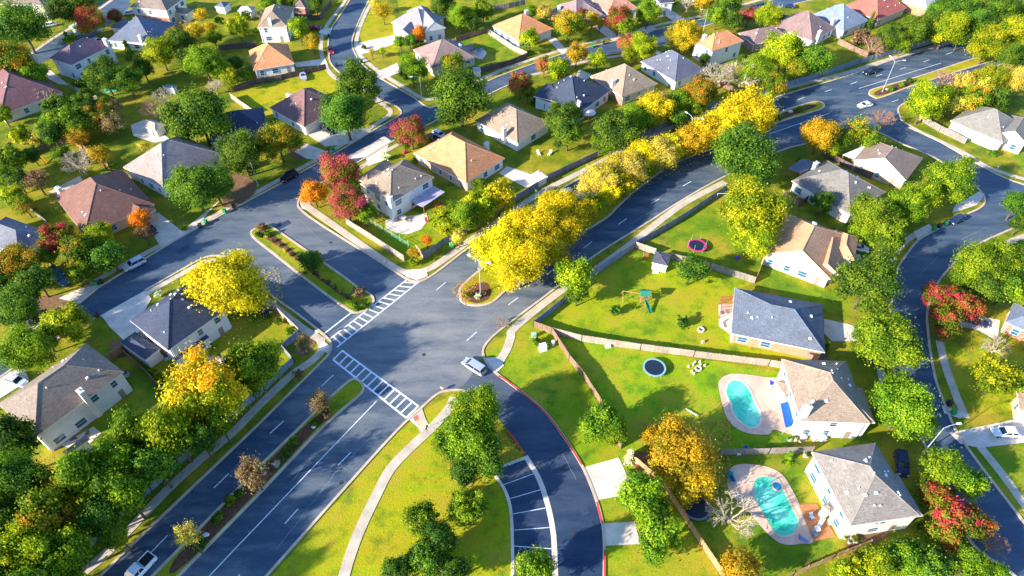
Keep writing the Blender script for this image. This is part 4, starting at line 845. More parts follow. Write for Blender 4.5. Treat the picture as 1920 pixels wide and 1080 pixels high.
T = [
 # --- top left
 (38,48,44,'G',"big dark blue-green oak beside the white car in the top left corner"),(132,12,38,'G',"dark green tree at the top edge above the top left driveway"),
 (170,38,27,'R',"red and green tree in front of the blue-slate roof, top left"),(216,30,14,'K',"small crimson tree touching the cream two-storey house with brick base"),
 (130,75,17,'g',"low yellow-green bush at the kerb above the purple-brown two-storey house",'b'),(25,118,40,'o',"green tree with orange leaves at the left edge above the maroon roof"),(60,140,26,'g',"green tree tucked behind the orange-tinted one, left of the purple-brown house"),
 (242,97,15,'G',"dark conical bush beside the white blank garden wall",'c'),(300,97,29,'y',"yellow-green tree right of the blue-slate roof, in front of grey-green trees"),
 (335,82,27,'G',"grey-green tree behind the yellow-green one near the slate roof"),(352,110,22,'G',"dark tree between the yellow-green tree and the broad green tree, upper left"),(382,115,30,'g',"broad green tree left of the salmon-orange roof"),
 (365,62,22,'O',"thin orange tree below the slate porch roof",'n'),(345,50,14,'B',"small pinkish leafless shrub by the slate porch",'x'),(376,28,16,'O',"golden bush-like tree behind the slate porch roof",'n'),(401,72,14,'g',"small fresh green tree on the lawn's edge near the top-left sheds"),
 (410,38,10,'g',"palm-like light green shrub between the two top sheds",'b'),(446,50,19,'y',"yellow-green round tree on the lawn below the white shed"),(478,60,8,'y',"sliver of yellow-green bush against the tan two-storey house",'b'),
 (195,142,31,'G',"large grey-green tree hiding the garden swimming pool, its left half"),(238,150,26,'G',"dark green tree over the swimming pool, right of its larger neighbour"),(148,158,15,'G',"round clipped dark bush at the foot of the purple-brown house",'b'),
 (82,180,20,'W',"pale grey leafless tree in front of the maroon roof",'x'),(103,215,22,'G',"dark scrubby tree below the maroon roof's lit corner"),(125,228,28,'g',"green tree in the overgrown patch, left of the brown shrub"),(158,205,24,'G',"green tree in the middle of the overgrown patch"),(183,222,24,'o',"orange-tinged tree in the overgrown patch above the brown shrub"),(160,180,16,'G',"small grey-green tree beside the white garden fence"),
 (212,232,22,'B',"reddish brown shrub left of the paved shed yard",'n'),(215,200,18,'B',"brown scrub above the reddish shrub, right of the overgrown patch",'n'),(292,205,26,'B',"pinkish leafless bushy tree above the small cream shed",'x'),(307,180,19,'W',"grey leafless shrub in front of the tiny pale shed",'x'),
 (372,215,52,'G',"very large round green oak left of the navy-roofed house"),(404,163,16,'P',"pale leafless tree near the end of the striped lawn",'x'),(430,148,17,'y',"yellow-green small tree by the dark fence, left of the orange roof"),(441,118,14,'G',"small dark tree beside the salmon-orange roof's left corner"),(466,138,11,'y',"lime bush at the white wall of the salmon-orange roofed house",'b'),
 (452,285,42,'G',"dark green oak above the pale roof, beside its greener neighbour"),(520,262,42,'o',"olive green tree right of the dark oak above the street"),(425,308,12,'G',"small dark tree squeezed between pale house and dark oak"),
 (35,253,24,'y',"yellow flowering shrub on the far left lawn",'b'),(62,262,16,'P',"pale yellow low shrub beside the yellow one, far left lawn",'b'),(95,250,24,'G',"grey-green tree left of the orange-brown fence"),(145,258,20,'O',"orange-brown tree by the top of the orange-brown fence",'n'),
 (18,298,26,'g',"green tree at the left edge above the brown shrubs"),(68,337,30,'B',"brown half-bare tree left of the maroon-brown roof's chimney",'n'),(32,335,26,'G',"green tree behind the brown half-bare one, left edge"),(24,368,24,'y',"yellow-green tree at the left edge under the green ones"),
 (150,305,30,'P',"pale leafless tree just above the maroon-brown roof",'x'),(186,290,24,'O',"rusty brown thin tree between the fence and the green lawn",'n'),(212,312,10,'g',"bright green bush beside the maroon-brown roof's top corner",'b'),
 (362,350,50,'G',"huge round dark oak right in front of the pale two-tone roof, left half"),(402,348,40,'G',"huge round dark oak in front of the pale roof, right half by the street"),
 (105,452,34,'R',"red and green tree in front of the lower edge of the maroon-brown roof"),(150,470,40,'o',"green tree with orange tips between red one and lime one"),(188,440,28,'y',"lime-green tree in front of the maroon-brown roof"),(205,478,34,'G',"dark green tree behind the red toy car"),
 (262,412,22,'F',"orange tree at the corner of the garage with parked dark car"),(270,438,20,'B',"brown-orange lower part tree beside the dark car",'n'),
 (28,495,42,'o',"green tree with orange crown tips at the left edge"),(68,525,38,'G',"dark green tree right of the orange-tipped one at the left edge"),(30,575,48,'G',"very dark oak at the left edge above the street"),(88,482,22,'g',"dark green tree between the left red tree and the parked car"),
 (48,658,42,'g',"light green tree on the verge at the left edge, above the grey-brown roof"),(85,635,30,'g',"green tree in the middle of the group above the grey-brown roof"),(128,603,38,'y',"yellow-green tree right of the group, near the slate house's driveway"),
 (112,205,26,'G',"dark tree in the overgrown patch, right under the maroon roof's corner"),(148,238,24,'g',"green tree at the bottom of the overgrown patch"),(195,200,20,'y',"yellow-green tree at the top right of the overgrown patch"),(90,235,20,'g',"small green tree at the left of the overgrown patch"),
 (268,128,20,'G',"dark green tree between the clipped bush and the yellow-green tree, upper left"),(410,128,20,'g',"green tree at the right of the broad one, upper left"),(325,65,14,'o',"orange-green bushy tree at the slate roof's right end"),(395,52,14,'O',"orange small tree between the slate porch and the yellow lawn tree",'n'),
 (8,330,26,'g',"green tree clipped by the left edge, beside the brown half-bare tree"),(45,385,22,'o',"olive tree at the left edge, above the blue-grey roof"),(115,290,18,'g',"small green tree on the shaded slide lawn"),(60,290,16,'G',"dark small tree just above the yellow slide"),
 (340,252,20,'y',"yellow-green shrub tree left of the very large round oak"),(270,275,14,'P',"pale thin shrub above the pale roof's apex",'n'),(5,215,18,'g',"green tree clipped by the left edge under the maroon roof"),(462,30,12,'g',"green shrub between the white shed and the tan house",'b'),
 (120,440,24,'o',"orange-flecked tree directly at the maroon-brown roof's front corner"),(150,510,26,'g',"green tree hanging over the parked teal cars"),(5,525,34,'G',"dark tree clipped by the left edge above the street"),(98,610,26,'y',"lime tree at the top of the group above the grey-brown roof"),
 (560,700,12,'B',"low brown shrub outside the fence corner near the crosswalk",'b'),(410,790,26,'g',"green tree at the sidewalk between the yellow-orange and the fresh green one"),(290,870,34,'G',"green tree over the sidewalk in the lower left row"),(185,930,34,'y',"lime tree tucked in the middle of the lower left row"),
 (60,1125,55,'g',"tree just beyond the bottom edge, at the left end of the boulevard wood"),(130,1150,50,'y',"yellow-green tree just beyond the bottom edge, behind the screen wall"),(0,1100,50,'G',"dark tree in the very corner of the boulevard wood"),(95,1220,55,'g',"tree further down the boulevard, outside the bottom edge"),
 # --- bottom left mass
 (432,532,72,'Y',"large bright yellow tree between the slate-roofed house and the side street",'t'),(385,735,66,'M',"large yellow-orange tree below the slate-roofed house's lawn"),(345,775,35,'y',"yellow-green tree under the big yellow-orange one, lower left"),(475,688,46,'g',"fresh green tree by the lawn right of the yellow-orange tree"),
 (262,818,42,'g',"green tree on the lawn right of the grey-brown two-storey house"),(325,815,44,'y',"yellow-green tree behind the sidewalk, lower left row"),(375,822,26,'G',"dark shrubby tree spilling over the sidewalk, lower left row"),
 (15,830,46,'G',"dark green tree at the left edge under the grey-brown roof"),(35,905,50,'G',"dark green tree at the left edge, middle of the wood"),(10,985,40,'G',"very dark tree in the bottom left corner's wood"),
 (105,915,38,'o',"tree with orange tips in the lower left wood"),(160,890,44,'g',"green tree with a red tip in the lower left wood"),(218,868,40,'g',"green tree behind the red-tipped one, lower left row"),(232,925,42,'g',"green tree hanging toward the sidewalk, lower left row"),
 (85,980,50,'o',"olive tree in the centre of the lower left wood"),(55,1040,55,'y',"broad yellow-green tree at the bottom left corner"),(125,1050,45,'g',"green tree at the bottom edge, left of the screen wall"),(190,970,38,'G',"dark green tree beside the screen wall, lower left"),(215,1000,26,'g',"small green tree at the sidewalk's edge, bottom left"),(135,975,36,'o',"orange-flecked green tree behind the screen wall, bottom left"),
 (570,643,22,'B',"orange-brown thin tree at the crosswalk corner, left side",'n'),(600,752,27,'B',"reddish brown thin tree on the lower median's tip",'n'),(613,775,14,'B',"small brown shrub below the reddish median tree",'b'),(475,888,34,'B',"brown half-bare tree in the middle of the lower median",'n'),(352,1003,24,'P',"straw-coloured thin tree on the lower median near the truck",'n'),
 (490,425,11,'B',"brown round bush at the upper tip of the side-street median",'b'),(502,438,9,'g',"small green bush at the upper tip of the side-street median",'b'),(484,440,9,'G',"dark bush at the left edge of the side-street median's tip",'b'),(580,490,25,'G',"dark olive tree halfway along the side-street median"),(592,478,14,'o',"orange-green bushy tree beside the dark olive median tree",'b'),
 (673,547,16,'B',"rusty bush near the crosswalk end of the side-street median",'b'),(660,568,10,'g',"green bush at the crosswalk end of the side-street median",'b'),(686,572,9,'G',"dark low bush at the rounded end of the side-street median",'b'),(668,577,9,'g',"bright low bush on the outermost tip of the side-street median",'b'),
 # --- corner house
 (637,322,40,'K',"pinkish red maple beside the street behind the white corner house, upper one"),(655,345,20,'g',"small green-yellow tree between the two red maples"),(650,380,40,'K',"pinkish red maple against the white corner house, lower one"),(685,400,24,'g',"green tree right under the lower red maple"),(588,362,28,'F',"bright flame-orange bush on the street corner"),
 (872,405,38,'g',"green tree in the corner house's back garden, left of the yellow ones"),(838,420,30,'y',"yellow-green tree beside the corner house's patio"),(905,385,34,'y',"lime tree in the row behind the corner house"),(935,372,28,'Y',"bright yellow tree at the end of the corner house's garden row"),(900,350,20,'g',"small green tree next to the orange-roofed house's patio"),
 (775,475,16,'O',"orange thin shrub at the fence's corner by the crosswalk",'n'),(777,490,12,'y',"lime bush in the round mulch bed by the crosswalk corner",'b'),(860,445,18,'P',"pale half-bare shrub outside the screen wall",'n'),(800,450,13,'F',"orange small shrub inside the corner house's fence",'n'),
 (770,246,34,'K',"pinkish red tree in front of the orange-roofed brick house, by the street"),(757,262,18,'o',"green-orange tree under the pinkish red one"),(722,295,10,'W',"pale flowering shrub by the corner house's driveway",'b'),(778,300,8,'G',"small dark bush at the orange-roofed brick house",'b'),
 # --- upper middle
 (668,158,44,'G',"big round dark oak at the street corner, upper one of two"),(648,215,50,'G',"big round dark oak beside the purple-brown roof, lower one of two"),(863,180,60,'G',"very large spreading oak beside the T-junction"),
 (773,131,31,'g',"green tree next to the street lamp, in front of the purple-tan roof"),(850,120,27,'o',"round green tree with orange tips before the purple-tan roof"),(785,63,15,'F',"orange tree against the grey gabled house"),(768,76,15,'G',"dark slim tree beside the orange one at the gabled house"),(750,78,14,'g',"light green tree on the gabled house's front lawn"),(716,95,10,'y',"thin small tree by the driveway at the curving street",'n'),(697,97,9,'P',"thin pale shrub at the lawn left of the curving street's driveway",'n'),
 (718,20,22,'O',"half-bare golden tree left of the gabled house",'n'),(703,8,15,'P',"pale thin tree at the top edge right of the street",'n'),(559,52,23,'y',"yellow-green tree in front of the red car's garage"),(586,78,18,'O',"small pale orange tree on the lawn with shadow, beside the curve"),(545,32,11,'R',"small reddish bush behind the yellow-green tree near the red car",'b'),
 (505,8,20,'g',"green tree at the top edge, left of the bright lawn triangle"),(540,4,15,'g',"small green tree at the top edge beside the brick house front"),(590,4,20,'G',"dark green tree at the top edge above the bright lawn triangle"),(488,28,10,'P',"thin pale tree above the tan two-storey roof",'x'),
 (830,12,26,'G',"dark blue-green tree at the top edge behind the gabled house"),(865,32,28,'g',"pale green tree behind the gabled house"),(905,18,24,'g',"green tree at the top edge left of the orange roof"),(890,45,18,'G',"dark green small tree over the brown fence, upper middle"),
 (992,73,22,'y',"round olive-yellow tree in front of the orange roof"),(1020,24,17,'P',"pale straw tree left of the purple-grey roof"),(998,22,13,'g',"small green tree at the top behind the orange roof's chimney"),(1066,45,32,'o',"large green and orange tree in front of the purple-grey roof"),(1085,28,14,'R',"small red-tipped tree behind the large green and orange one"),(1110,34,18,'O',"half-bare golden tree between purple roof and red-tipped tree",'n'),(1125,45,14,'O',"small golden thin tree by the driveway in the upper street",'n'),
 (1160,35,28,'R',"red and green tree in front of the pink-orange roof"),(1175,50,22,'g',"green tree at the foot of the red-topped one on the upper street"),(1215,22,27,'g',"green tree with yellow tips beside the dark car, top"),
 (1172,82,20,'K',"pink-red leaning tree on the lower side of the upper street"),(1205,88,28,'y',"yellow-green tree with red flecks right of the pink-red one"),(1180,105,16,'y',"lime tree below the pink-red one, above the slate-blue roof"),(1081,102,23,'O',"golden-orange round tree above the brick house with tan roof"),(1048,130,28,'y',"yellow-green tree left under the golden-orange one"),(1020,124,18,'K',"pink-red tree over the street left of the yellow-green one"),(1120,110,20,'y',"olive bushy tree row by the driveway above the tan roof"),
 (975,158,26,'R',"red and green tree at the street, left of the blue-black roof"),(990,172,16,'o',"green tree under the red one, left of the blue-black roof"),(1284,67,32,'O',"broad olive-gold tree left of the orange two-storey house"),(1300,60,20,'y',"yellow-green tree beside the olive-gold one at the orange two-storey house"),
 (1345,30,22,'g',"green tree behind the orange two-storey house, near the lamp"),(1375,40,20,'G',"dark tree right behind the orange two-storey roof"),(1405,28,18,'K',"crimson tree near the top, right of the orange two-storey roof"),(1388,30,12,'K',"small crimson tree left of the larger crimson one"),(1440,30,26,'y',"yellow-green tree right of the crimson tree, at the top"),(1290,8,16,'P',"pale bare tree by the driveway at the top edge",'x'),(1320,4,20,'O',"golden tree at the top edge"),(1365,5,25,'G',"dark blue-green tree at the top edge right of the golden one"),(1258,-2,14,'o',"autumn tree cut by the top edge next to the small white house"),
 # --- dense row behind screen wall
 (1055,222,38,'G',"dark green oak right of the grey-roofed white house"),(1065,250,32,'G',"second dark oak directly below the first, right of the grey roof"),(1150,250,48,'G',"large green oak in the row behind the screen wall"),(1190,225,34,'g',"green oak overlapping the large one in the wall row"),(1125,265,22,'g',"smaller green oak at the left foot of the wall row"),
 (1222,205,28,'Y',"bright lime-yellow tree in the dense row"),(1245,185,20,'B',"half-bare brownish tree in the dense row",'n'),(1272,190,28,'g',"olive green tree right of the half-bare one in the dense row"),(1312,175,36,'o',"large olive tree below the slate-blue roof"),(1268,222,22,'G',"dark green tree at the lower rim of the dense row"),(1300,205,22,'g',"green tree on the slope above the yellow median trees"),
 (1345,143,30,'P',"white leafless tree behind the wall, left one of two",'x'),(1392,140,32,'P',"white leafless tree behind the wall, right one of two",'x'),(1320,110,12,'G',"small dark green tree at the orange two-storey house's foot"),(1392,112,12,'G',"dark bush between orange and mauve-roofed houses"),
 (1400,213,44,'Y',"largest golden yellow tree on the boulevard median"),(1362,232,34,'Y',"golden yellow tree left of the largest one on the median"),(1425,225,24,'Y',"golden yellow tree at the far end of the median row"),(1322,250,30,'Y',"golden tree in front of the double lamp on the median"),(1290,265,26,'O',"orange-gold tree on the median under the double lamp"),(1262,275,22,'Y',"yellow tree between gold and pale ones on the median"),
 (1238,287,26,'P',"pale half-bare tree on the median below the wall row"),(1205,292,26,'Y',"yellow small tree left of the pale half-bare one on the median"),(1178,312,28,'P',"pale mauve-yellow tree on the median"),(1150,318,24,'Y',"yellow tree in the middle of the median"),(1125,335,28,'P',"pale tree right of the silver car on the median"),(1100,352,20,'P',"pale thin tree just beside the silver car",'n'),
 (1042,392,34,'Y',"yellow tree just below the silver car on the median"),(1085,395,28,'Y',"yellow tree right of the silver car's yellow tree on the median"),(1115,385,24,'y',"yellow-green low tree on the median's right side"),(1060,425,34,'Y',"yellow tree beside the roadway in the dense median group"),(1000,430,42,'Y',"broad yellow tree in the middle of the dense median group"),(960,430,30,'Y',"yellow tree on the left side of the dense median group"),(935,470,44,'Y',"big yellow tree beside the double street lamp, near the median's end"),(975,495,44,'Y',"big yellow tree nearest the crossing on the median"),(1030,465,34,'Y',"yellow tree overhanging the right roadway on the median"),
 (1140,362,22,'Y',"low yellow tree at the median's right edge, under the pale trees"),(1175,343,20,'Y',"low yellow tree on the median where the kerb straightens"),(1215,318,20,'y',"low yellow-green tree at the median's right kerb"),(1250,297,18,'Y',"small yellow tree under the median's gold tree"),
 # --- right of boulevard
 (1078,515,40,'y',"upright yellow-green tree beside the blue-grey screen wall"),(1082,550,26,'g',"lower green tree under the upright yellow-green one"),(1395,288,62,'G',"very large dark green oak beside the boulevard"),(1422,318,40,'G',"dark green oak bulging out below the very large one"),
 (1408,395,66,'y',"very large gold-green tree in the trampoline yard"),(1415,440,45,'y',"lower gold-green tree in front of the very large one"),(1296,505,33,'G',"dark round tree right of the cream shed"),(1155,582,14,'G',"small round bush on the playset lawn",'b'),(1279,603,15,'G',"dark round bush near the fire pit",'b'),
 (1538,252,38,'O',"round orange tree beside the boulevard turn"),(1572,262,24,'g',"small bright green tree right of the orange one"),(1610,243,32,'o',"olive thin tree by the side street mouth",'n'),(1630,262,24,'g',"olive green tree behind the pale blue patio cover",'n'),(1655,225,22,'B',"brownish bare tree at the side street mouth",'x'),(1505,300,12,'y',"yellow-green shrub left of the slate porch roof",'b'),(1560,278,18,'y',"small yellow-green tree above the pale blue cover"),
 (1470,98,42,'y',"yellow-green tree left of dark one, above the boulevard"),(1522,112,36,'G',"dark green tree leaning to the boulevard wall"),(1450,155,28,'o',"olive tree above the far end of the golden median"),(1420,130,32,'g',"green tree between white leafless ones and the olive tree"),(1438,185,16,'y',"small yellow-green tree at the wall above the gold median"),(1495,130,25,'o',"brown-green shrubby tree on the wall's inside"),
 (1612,68,22,'B',"rusty brown shrub under the blue-grey roof",'b'),(1635,85,22,'B',"leafless brown tree near the rusty shrub",'x'),(1632,42,13,'G',"small conifer between blue-grey and red roofs",'c'),(1668,68,28,'G',"dark green tree below the red roof"),(1692,84,18,'g',"bright green small tree at the wall, upper right"),(1712,55,34,'G',"dark blue-green tree right of the red roof"),(1745,50,32,'G',"dark green tree in the upper right wood's left end"),(1775,55,34,'y',"yellow-tinged tree at the front of the upper right wood"),(1765,22,30,'G',"dark green tree behind the yellow-tinged one, upper right wood"),(1805,18,34,'G',"dark green tree at the top of the upper right wood"),(1830,45,32,'G',"shaded dark tree in the deepest part of the upper right wood"),(1870,15,34,'G',"dark tree at the top edge, near the right corner"),(1905,10,28,'g',"green tree in the top right corner"),(1800,72,20,'G',"small dark tree on the verge at the wood's front"),
 (1855,82,36,'y',"yellow-green tree over the boulevard's far end"),(1900,60,36,'y',"large yellow-green tree at the right edge, far boulevard"),(1895,105,30,'G',"dark green tree at the right edge, under the yellow-green one"),(1915,90,24,'y',"yellow-green tree clipped by the right edge"),
 (1905,150,32,'P',"olive-straw tree at the right edge above the grey roof"),(1855,150,34,'y',"olive-yellow tree in the thicket right of the lamp"),(1810,155,30,'P',"pale straw thin tree in the thicket right of the lamp",'n'),(1735,192,40,'y',"round yellow-green tree at the corner by the long grey fence"),(1770,180,28,'y',"yellow-green tree right behind the round corner one"),(1790,195,24,'P',"straw-coloured tree in the thicket's front",'n'),(1825,190,30,'o',"olive tree in the thicket above the grey roof"),(1870,185,26,'G',"grey-green tree in the thicket next to the grey roof"),(1840,170,28,'P',"straw-coloured tree in the thicket's middle",'n'),(1775,150,22,'B',"brown twiggy tree at the thicket's left",'x'),
 (1541,380,25,'G',"dark green round bush-like tree before the weathered grey roof"),(1638,405,46,'g',"green tree over the weathered grey roof's right end"),(1665,445,38,'g',"lower green tree touching the curved side street"),(1700,385,40,'g',"green tree in the middle of the clump at the side street's bend"),(1735,372,34,'y',"yellowish tree in the clump at the side street's bend"),(1780,338,46,'g',"large green tree at the driveway inside the bend"),(1622,435,26,'g',"green tree filling the gap right of the white car"),
 (1625,530,62,'G',"big dark green tree right of the salmon roofed house"),(1832,500,50,'g',"green tree across the street from the bend, left one"),(1878,490,44,'g',"green tree across the street from the bend, middle one"),(1905,385,28,'G',"green tree at the right edge by the side street"),(1912,420,20,'G',"smaller dark tree below it at the right edge"),(1890,540,38,'g',"green tree above the slate-roofed house at the right edge"),(1850,545,34,'G',"dark green tree behind the red maple, right"),
 (1762,560,32,'R',"red maple overhanging the street on the right, upper part"),(1800,575,36,'R',"red and gold maple by the driveway on the right"),(1772,605,34,'R',"crimson low maple at the kerb on the right"),
 (1660,640,62,'g',"large green tree in front of the slate and brick house"),(1625,625,28,'g',"small green tree over that brick house's driveway"),(1702,665,28,'g',"green tree leaning over the street in front of the brick house"),
 (1695,765,58,'g',"large green tree right of the upper pool house"),(1680,735,38,'g',"green tree at the upper pool house's front corner"),(1725,800,34,'G',"dark green tree in front, below the large one by the pool house"),
 (1868,708,44,'y',"yellow-green tree on the corner lawn at the right"),(1905,710,28,'g',"green tree at the right edge, behind the yellow-green lawn tree"),
 (1765,880,46,'g',"yellow-green layered tree at the street beside the lower pool house"),(1810,905,38,'g',"green layered tree overhanging the street, lower right"),(1745,925,32,'R',"scarlet tree right of the lower pool house, upper one"),(1790,965,46,'R',"scarlet and green tree, centre of the lower right group"),(1830,985,34,'R',"orange-red tree closest to the street, lower right"),(1765,1000,36,'R',"dark red tree in the shade, lower right"),(1725,990,18,'G',"dark bush at the lower pool house's corner",'b'),
 (1860,1020,26,'B',"pinkish leafless tree by the street, lower right",'x'),(1745,1055,44,'G',"dark green tree at the bottom edge, lower right"),(1690,1045,44,'g',"green tree at the bottom edge below the lower pool house"),(1640,1062,42,'y',"yellow-green tree at the bottom edge, left of the green one"),(1590,1080,36,'y',"yellow tree clipped by the bottom edge"),(1820,1060,38,'g',"dark green tree at the bottom right by the street"),(1875,1078,26,'g',"small tree in the bottom right corner"),
 (1279,850,68,'O',"large golden-orange tree left of the lower pool"),(1300,905,45,'O',"lower golden-orange tree spreading over the dark trampoline"),(1235,820,30,'O',"golden-orange tree at the upper left of the large golden one"),(1132,790,42,'g',"round green tree at the fence's foot near the curved drive"),(1110,808,26,'g',"green tree left below the round one by the curved drive"),(1155,815,26,'g',"green tree right below the round one by the curved drive"),
 (1392,1070,46,'O',"golden tree cut by the bottom edge"),(1375,962,45,'P',"white leafless tree beside the lower pool's deck",'x'),(1180,858,17,'W',"silvery blue-white shrub beside the concrete pad",'c'),(1184,885,12,'G',"dark shrub under the silvery one",'b'),
 (1200,925,48,'g',"bright green tree between the two concrete pads, upper"),(1222,965,38,'g',"bright green tree in the middle of the row by the pads"),(1235,1005,48,'g',"bright green tree beside the lower concrete pad"),(1230,950,24,'G',"darker green tree tucked behind the bright row",),
 (893,768,52,'g',"upper green oak beside the curved drive's island"),(880,820,60,'g',"broad green oak left of the parking bays"),(905,860,44,'G',"dark green oak just above the parking bays"),(870,890,30,'G',"dark green oak at the foot of the parking oak group"),(878,955,40,'g',"green oak alone on the school lawn, left of the parking bays"),
 (790,975,40,'g',"light green oak on the school lawn with pale branches"),(825,1010,38,'G',"dark oak below the pale-branched one"),(800,1050,42,'G',"dark oak at the bottom edge of the school lawn"),(745,1075,36,'G',"oak clipped by the bottom edge of the school lawn"),(850,1070,36,'G',"oak at the bottom edge right of the dark one"),(1002,1068,44,'g',"green tree at the bottom edge beside the parking bays"),
 (942,606,12,'B',"small tan leafless sapling at the crosswalk-side lawn",'x'),(1478,857,13,'g',"conical green bush beside the low grey fence",'c'),(1005,640,12,'g',"low green shrub by the utility cabinets",'b'),
 (1550,650,10,'G',"dark slim conical bush at the slate house's brick corner",'c'),(1820,300,8,'G',"low dark bush on the kerbside lawn",'b'),(1862,287,10,'G',"dark bush in front of the far grey-roofed house",'b'),(1868,650,22,'P',"white leafless sapling on the right-hand corner lawn",'x'),
 (430,940,14,'g',"bright green shrub in the lower median's bed, next to the brown tree",'b'),(447,925,12,'G',"dark green shrub in the lower median's bed, next to the brown tree",'b'),(405,975,13,'G',"dark shrub halfway down the lower median's bed",'b'),(412,965,10,'g',"small green shrub halfway down the lower median's bed",'b'),(372,1020,18,'G',"wide green shrub at the bottom of the median's bed",'b'),(549,828,12,'g',"round green shrub in the upper part of the lower median",'b'),(535,850,12,'G',"dark green shrub in the upper part of the lower median",'b'),(590,792,10,'G',"dark shrub just under the median's reddish tree",'b'),(518,868,9,'W',"grey-green shrub in the lower median's bed",'b'),
 (505,592,8,'G',"small dark bush by the sidewalk fence of the slate house, upper",'b'),(523,602,10,'G',"dark green bush by the sidewalk fence of the slate house, middle",'b'),(544,620,12,'g',"bright green round bush by the sidewalk fence of the slate house",'b'),(527,650,12,'g',"lime bush behind the fence corner of the slate house",'b'),(300,708,14,'g',"long low green hedge beside the brown fence",'b'),(285,697,10,'g',"small green hedge end beside the brown fence",'b'),
 (296,551,9,'W',"white flowering shrub on the slate house's front lawn",'b'),(345,428,7,'g',"small round bush at the end of the garage driveway",'b'),(683,88,6,'G',"tiny dark bush on the lawn by the curving street",'b'),(1000,192,9,'G',"dark round bush at the blue-black roofed house's corner",'b'),
 (878,552,8,'g',"green bush in the round bed under the double lamp",'b'),(895,556,8,'W',"silvery plant in the round bed under the double lamp",'b'),(905,548,7,'R',"reddish plant in the round bed under the double lamp",'b'),(1455,218,7,'G',"dark green bush on the far median bed's left",'b'),(1462,222,7,'g',"bluish green bush on the far median bed",'b'),(1500,205,8,'g',"green low bush in the far median bed",'b'),
 (1690,158,7,'g',"green bush in the bed at the far lamp's foot",'b'),(1706,150,7,'G',"dark bush in the bed right of the far lamp",'b'),(1670,166,7,'g',"small bush nearest the far lamp's foot",'b'),
]
for t in T: tree(*t)
for i in range(14):                       # tan ornamental grasses in the median
    t = i / 13; x, y = 500 + 150 * t, 440 + 112 * t
    tree(x, y + 2, 5.5, 'B' if i % 3 else 'P', "tan tuft of ornamental grass in the row along the side-street median", 'b', "ornamental grasses").update_tag()

def litter(px, n, cols, label, size=.13):
    """fallen leaves lying on the ground"""
    w = [P(*p) for p in px]; x0, x1 = min(p.x for p in w), max(p.x for p in w); y0, y1 = min(p.y for p in w), max(p.y for p in w); r = random.Random(n); m = MB(); cnt = 0
    while cnt < n:
        x, y = r.uniform(x0, x1), r.uniform(y0, y1); ins = False
        for a, b in zip(w, w[1:] + w[:1]):
            if (a.y > y) != (b.y > y) and x < (b.x - a.x) * (y - a.y) / (b.y - a.y) + a.x: ins = not ins
        cnt += 1
        if not ins: continue
        t = r.uniform(0, 6.28); s_ = size * r.uniform(.5, 1.4); z = .17 + r.uniform(0, .03)
        m.poly([(x + s_ * math.cos(t + k * 1.57), y + s_ * math.sin(t + k * 1.57), z + r.uniform(-.01, .03)) for k in range(4)], r.randrange(len(cols)))
    tag(m.build("fallen_leaves", [flat("fallen_leaf", c, var=.1) for c in cols]), kind="stuff")
YL = [(.75, .50, .02), (.6, .36, .02), (.5, .42, .03)]
litter([(900,530),(1040,415),(1157,345),(1255,297),(1337,262),(1345,290),(1290,318),(1240,335),(1197,360),(1160,395),(1067,460),(950,550)], 9000, YL, "")
litter([(845,545),(870,525),(905,515),(890,545),(875,575)], 700, [(.6, .3, .05), (.5, .2, .04)], "")
litter([(820,840),(850,790),(930,800),(985,850),(930,880),(900,930),(850,900)], 2500, [(.6, .34, .03), (.5, .24, .03)], "")
litter([(570,330),(680,330),(700,420),(640,420),(590,390)], 1200, [(.6, .12, .05), (.6, .3, .03)], "")
litter([(350,520),(520,500),(540,600),(400,640)], 2000, YL, "")
litter([(1730,560),(1840,560),(1830,660),(1760,640)], 1200, [(.6, .12, .03), (.6, .3, .03)], "")
litter([(1200,790),(1370,790),(1370,960),(1230,950)], 2500, [(.55, .3, .03), (.4, .2, .03)], "")
# ---------------------------------------------------------------- vehicles
def sec(mb, xs, f, m=0, cap=True):
    """loft: f(x) -> list of (y,z) for the right half, mirrored"""
    rows = []
    for x in xs:
        pr = f(x); full = [(x, y, z) for y, z in pr] + [(x, -y, z) for y, z in pr[::-1]]; i = len(mb.v); mb.v += full; rows.append((i, len(full)))
    for (a, n), (b, _) in zip(rows, rows[1:]):
        for k in range(n): q = (k + 1) % n; mb.f.append((a + k, b + k, b + q, a + q)); mb.m.append(m)
    if cap:
        a, n = rows[0]; mb.f.append(tuple(range(a, a + n))); mb.m.append(m)
        a, n = rows[-1]; mb.f.append(tuple(range(a + n - 1, a - 1, -1))); mb.m.append(m)
def interp(x, pts):
    for (a, va), (b, vb) in zip(pts, pts[1:]):
        if x <= b: t = (x - a) / (b - a) if b > a else 0; return va + (vb - va) * max(0, t)
    return pts[-1][1]
CARK = {  # length, width, height, hood z, cabin (x0 bottom, x0 top, x1 top, x1 bottom)
 'sedan': (4.7, 1.82, 1.45, 0.93, (-1.95, -1.25, 0.35, 1.15)), 'suv': (4.8, 1.92, 1.75, 1.08, (-2.25, -1.95, 0.35, 1.15)),
 'van': (5.1, 1.98, 1.78, 1.05, (-2.42, -2.1, 0.75, 1.65)), 'pickup': (5.7, 2.0, 1.85, 1.12, (-0.75, -0.5, 0.75, 1.45)), 'coupe': (4.6, 1.85, 1.35, 0.9, (-1.8, -0.9, 0.2, 1.1))}
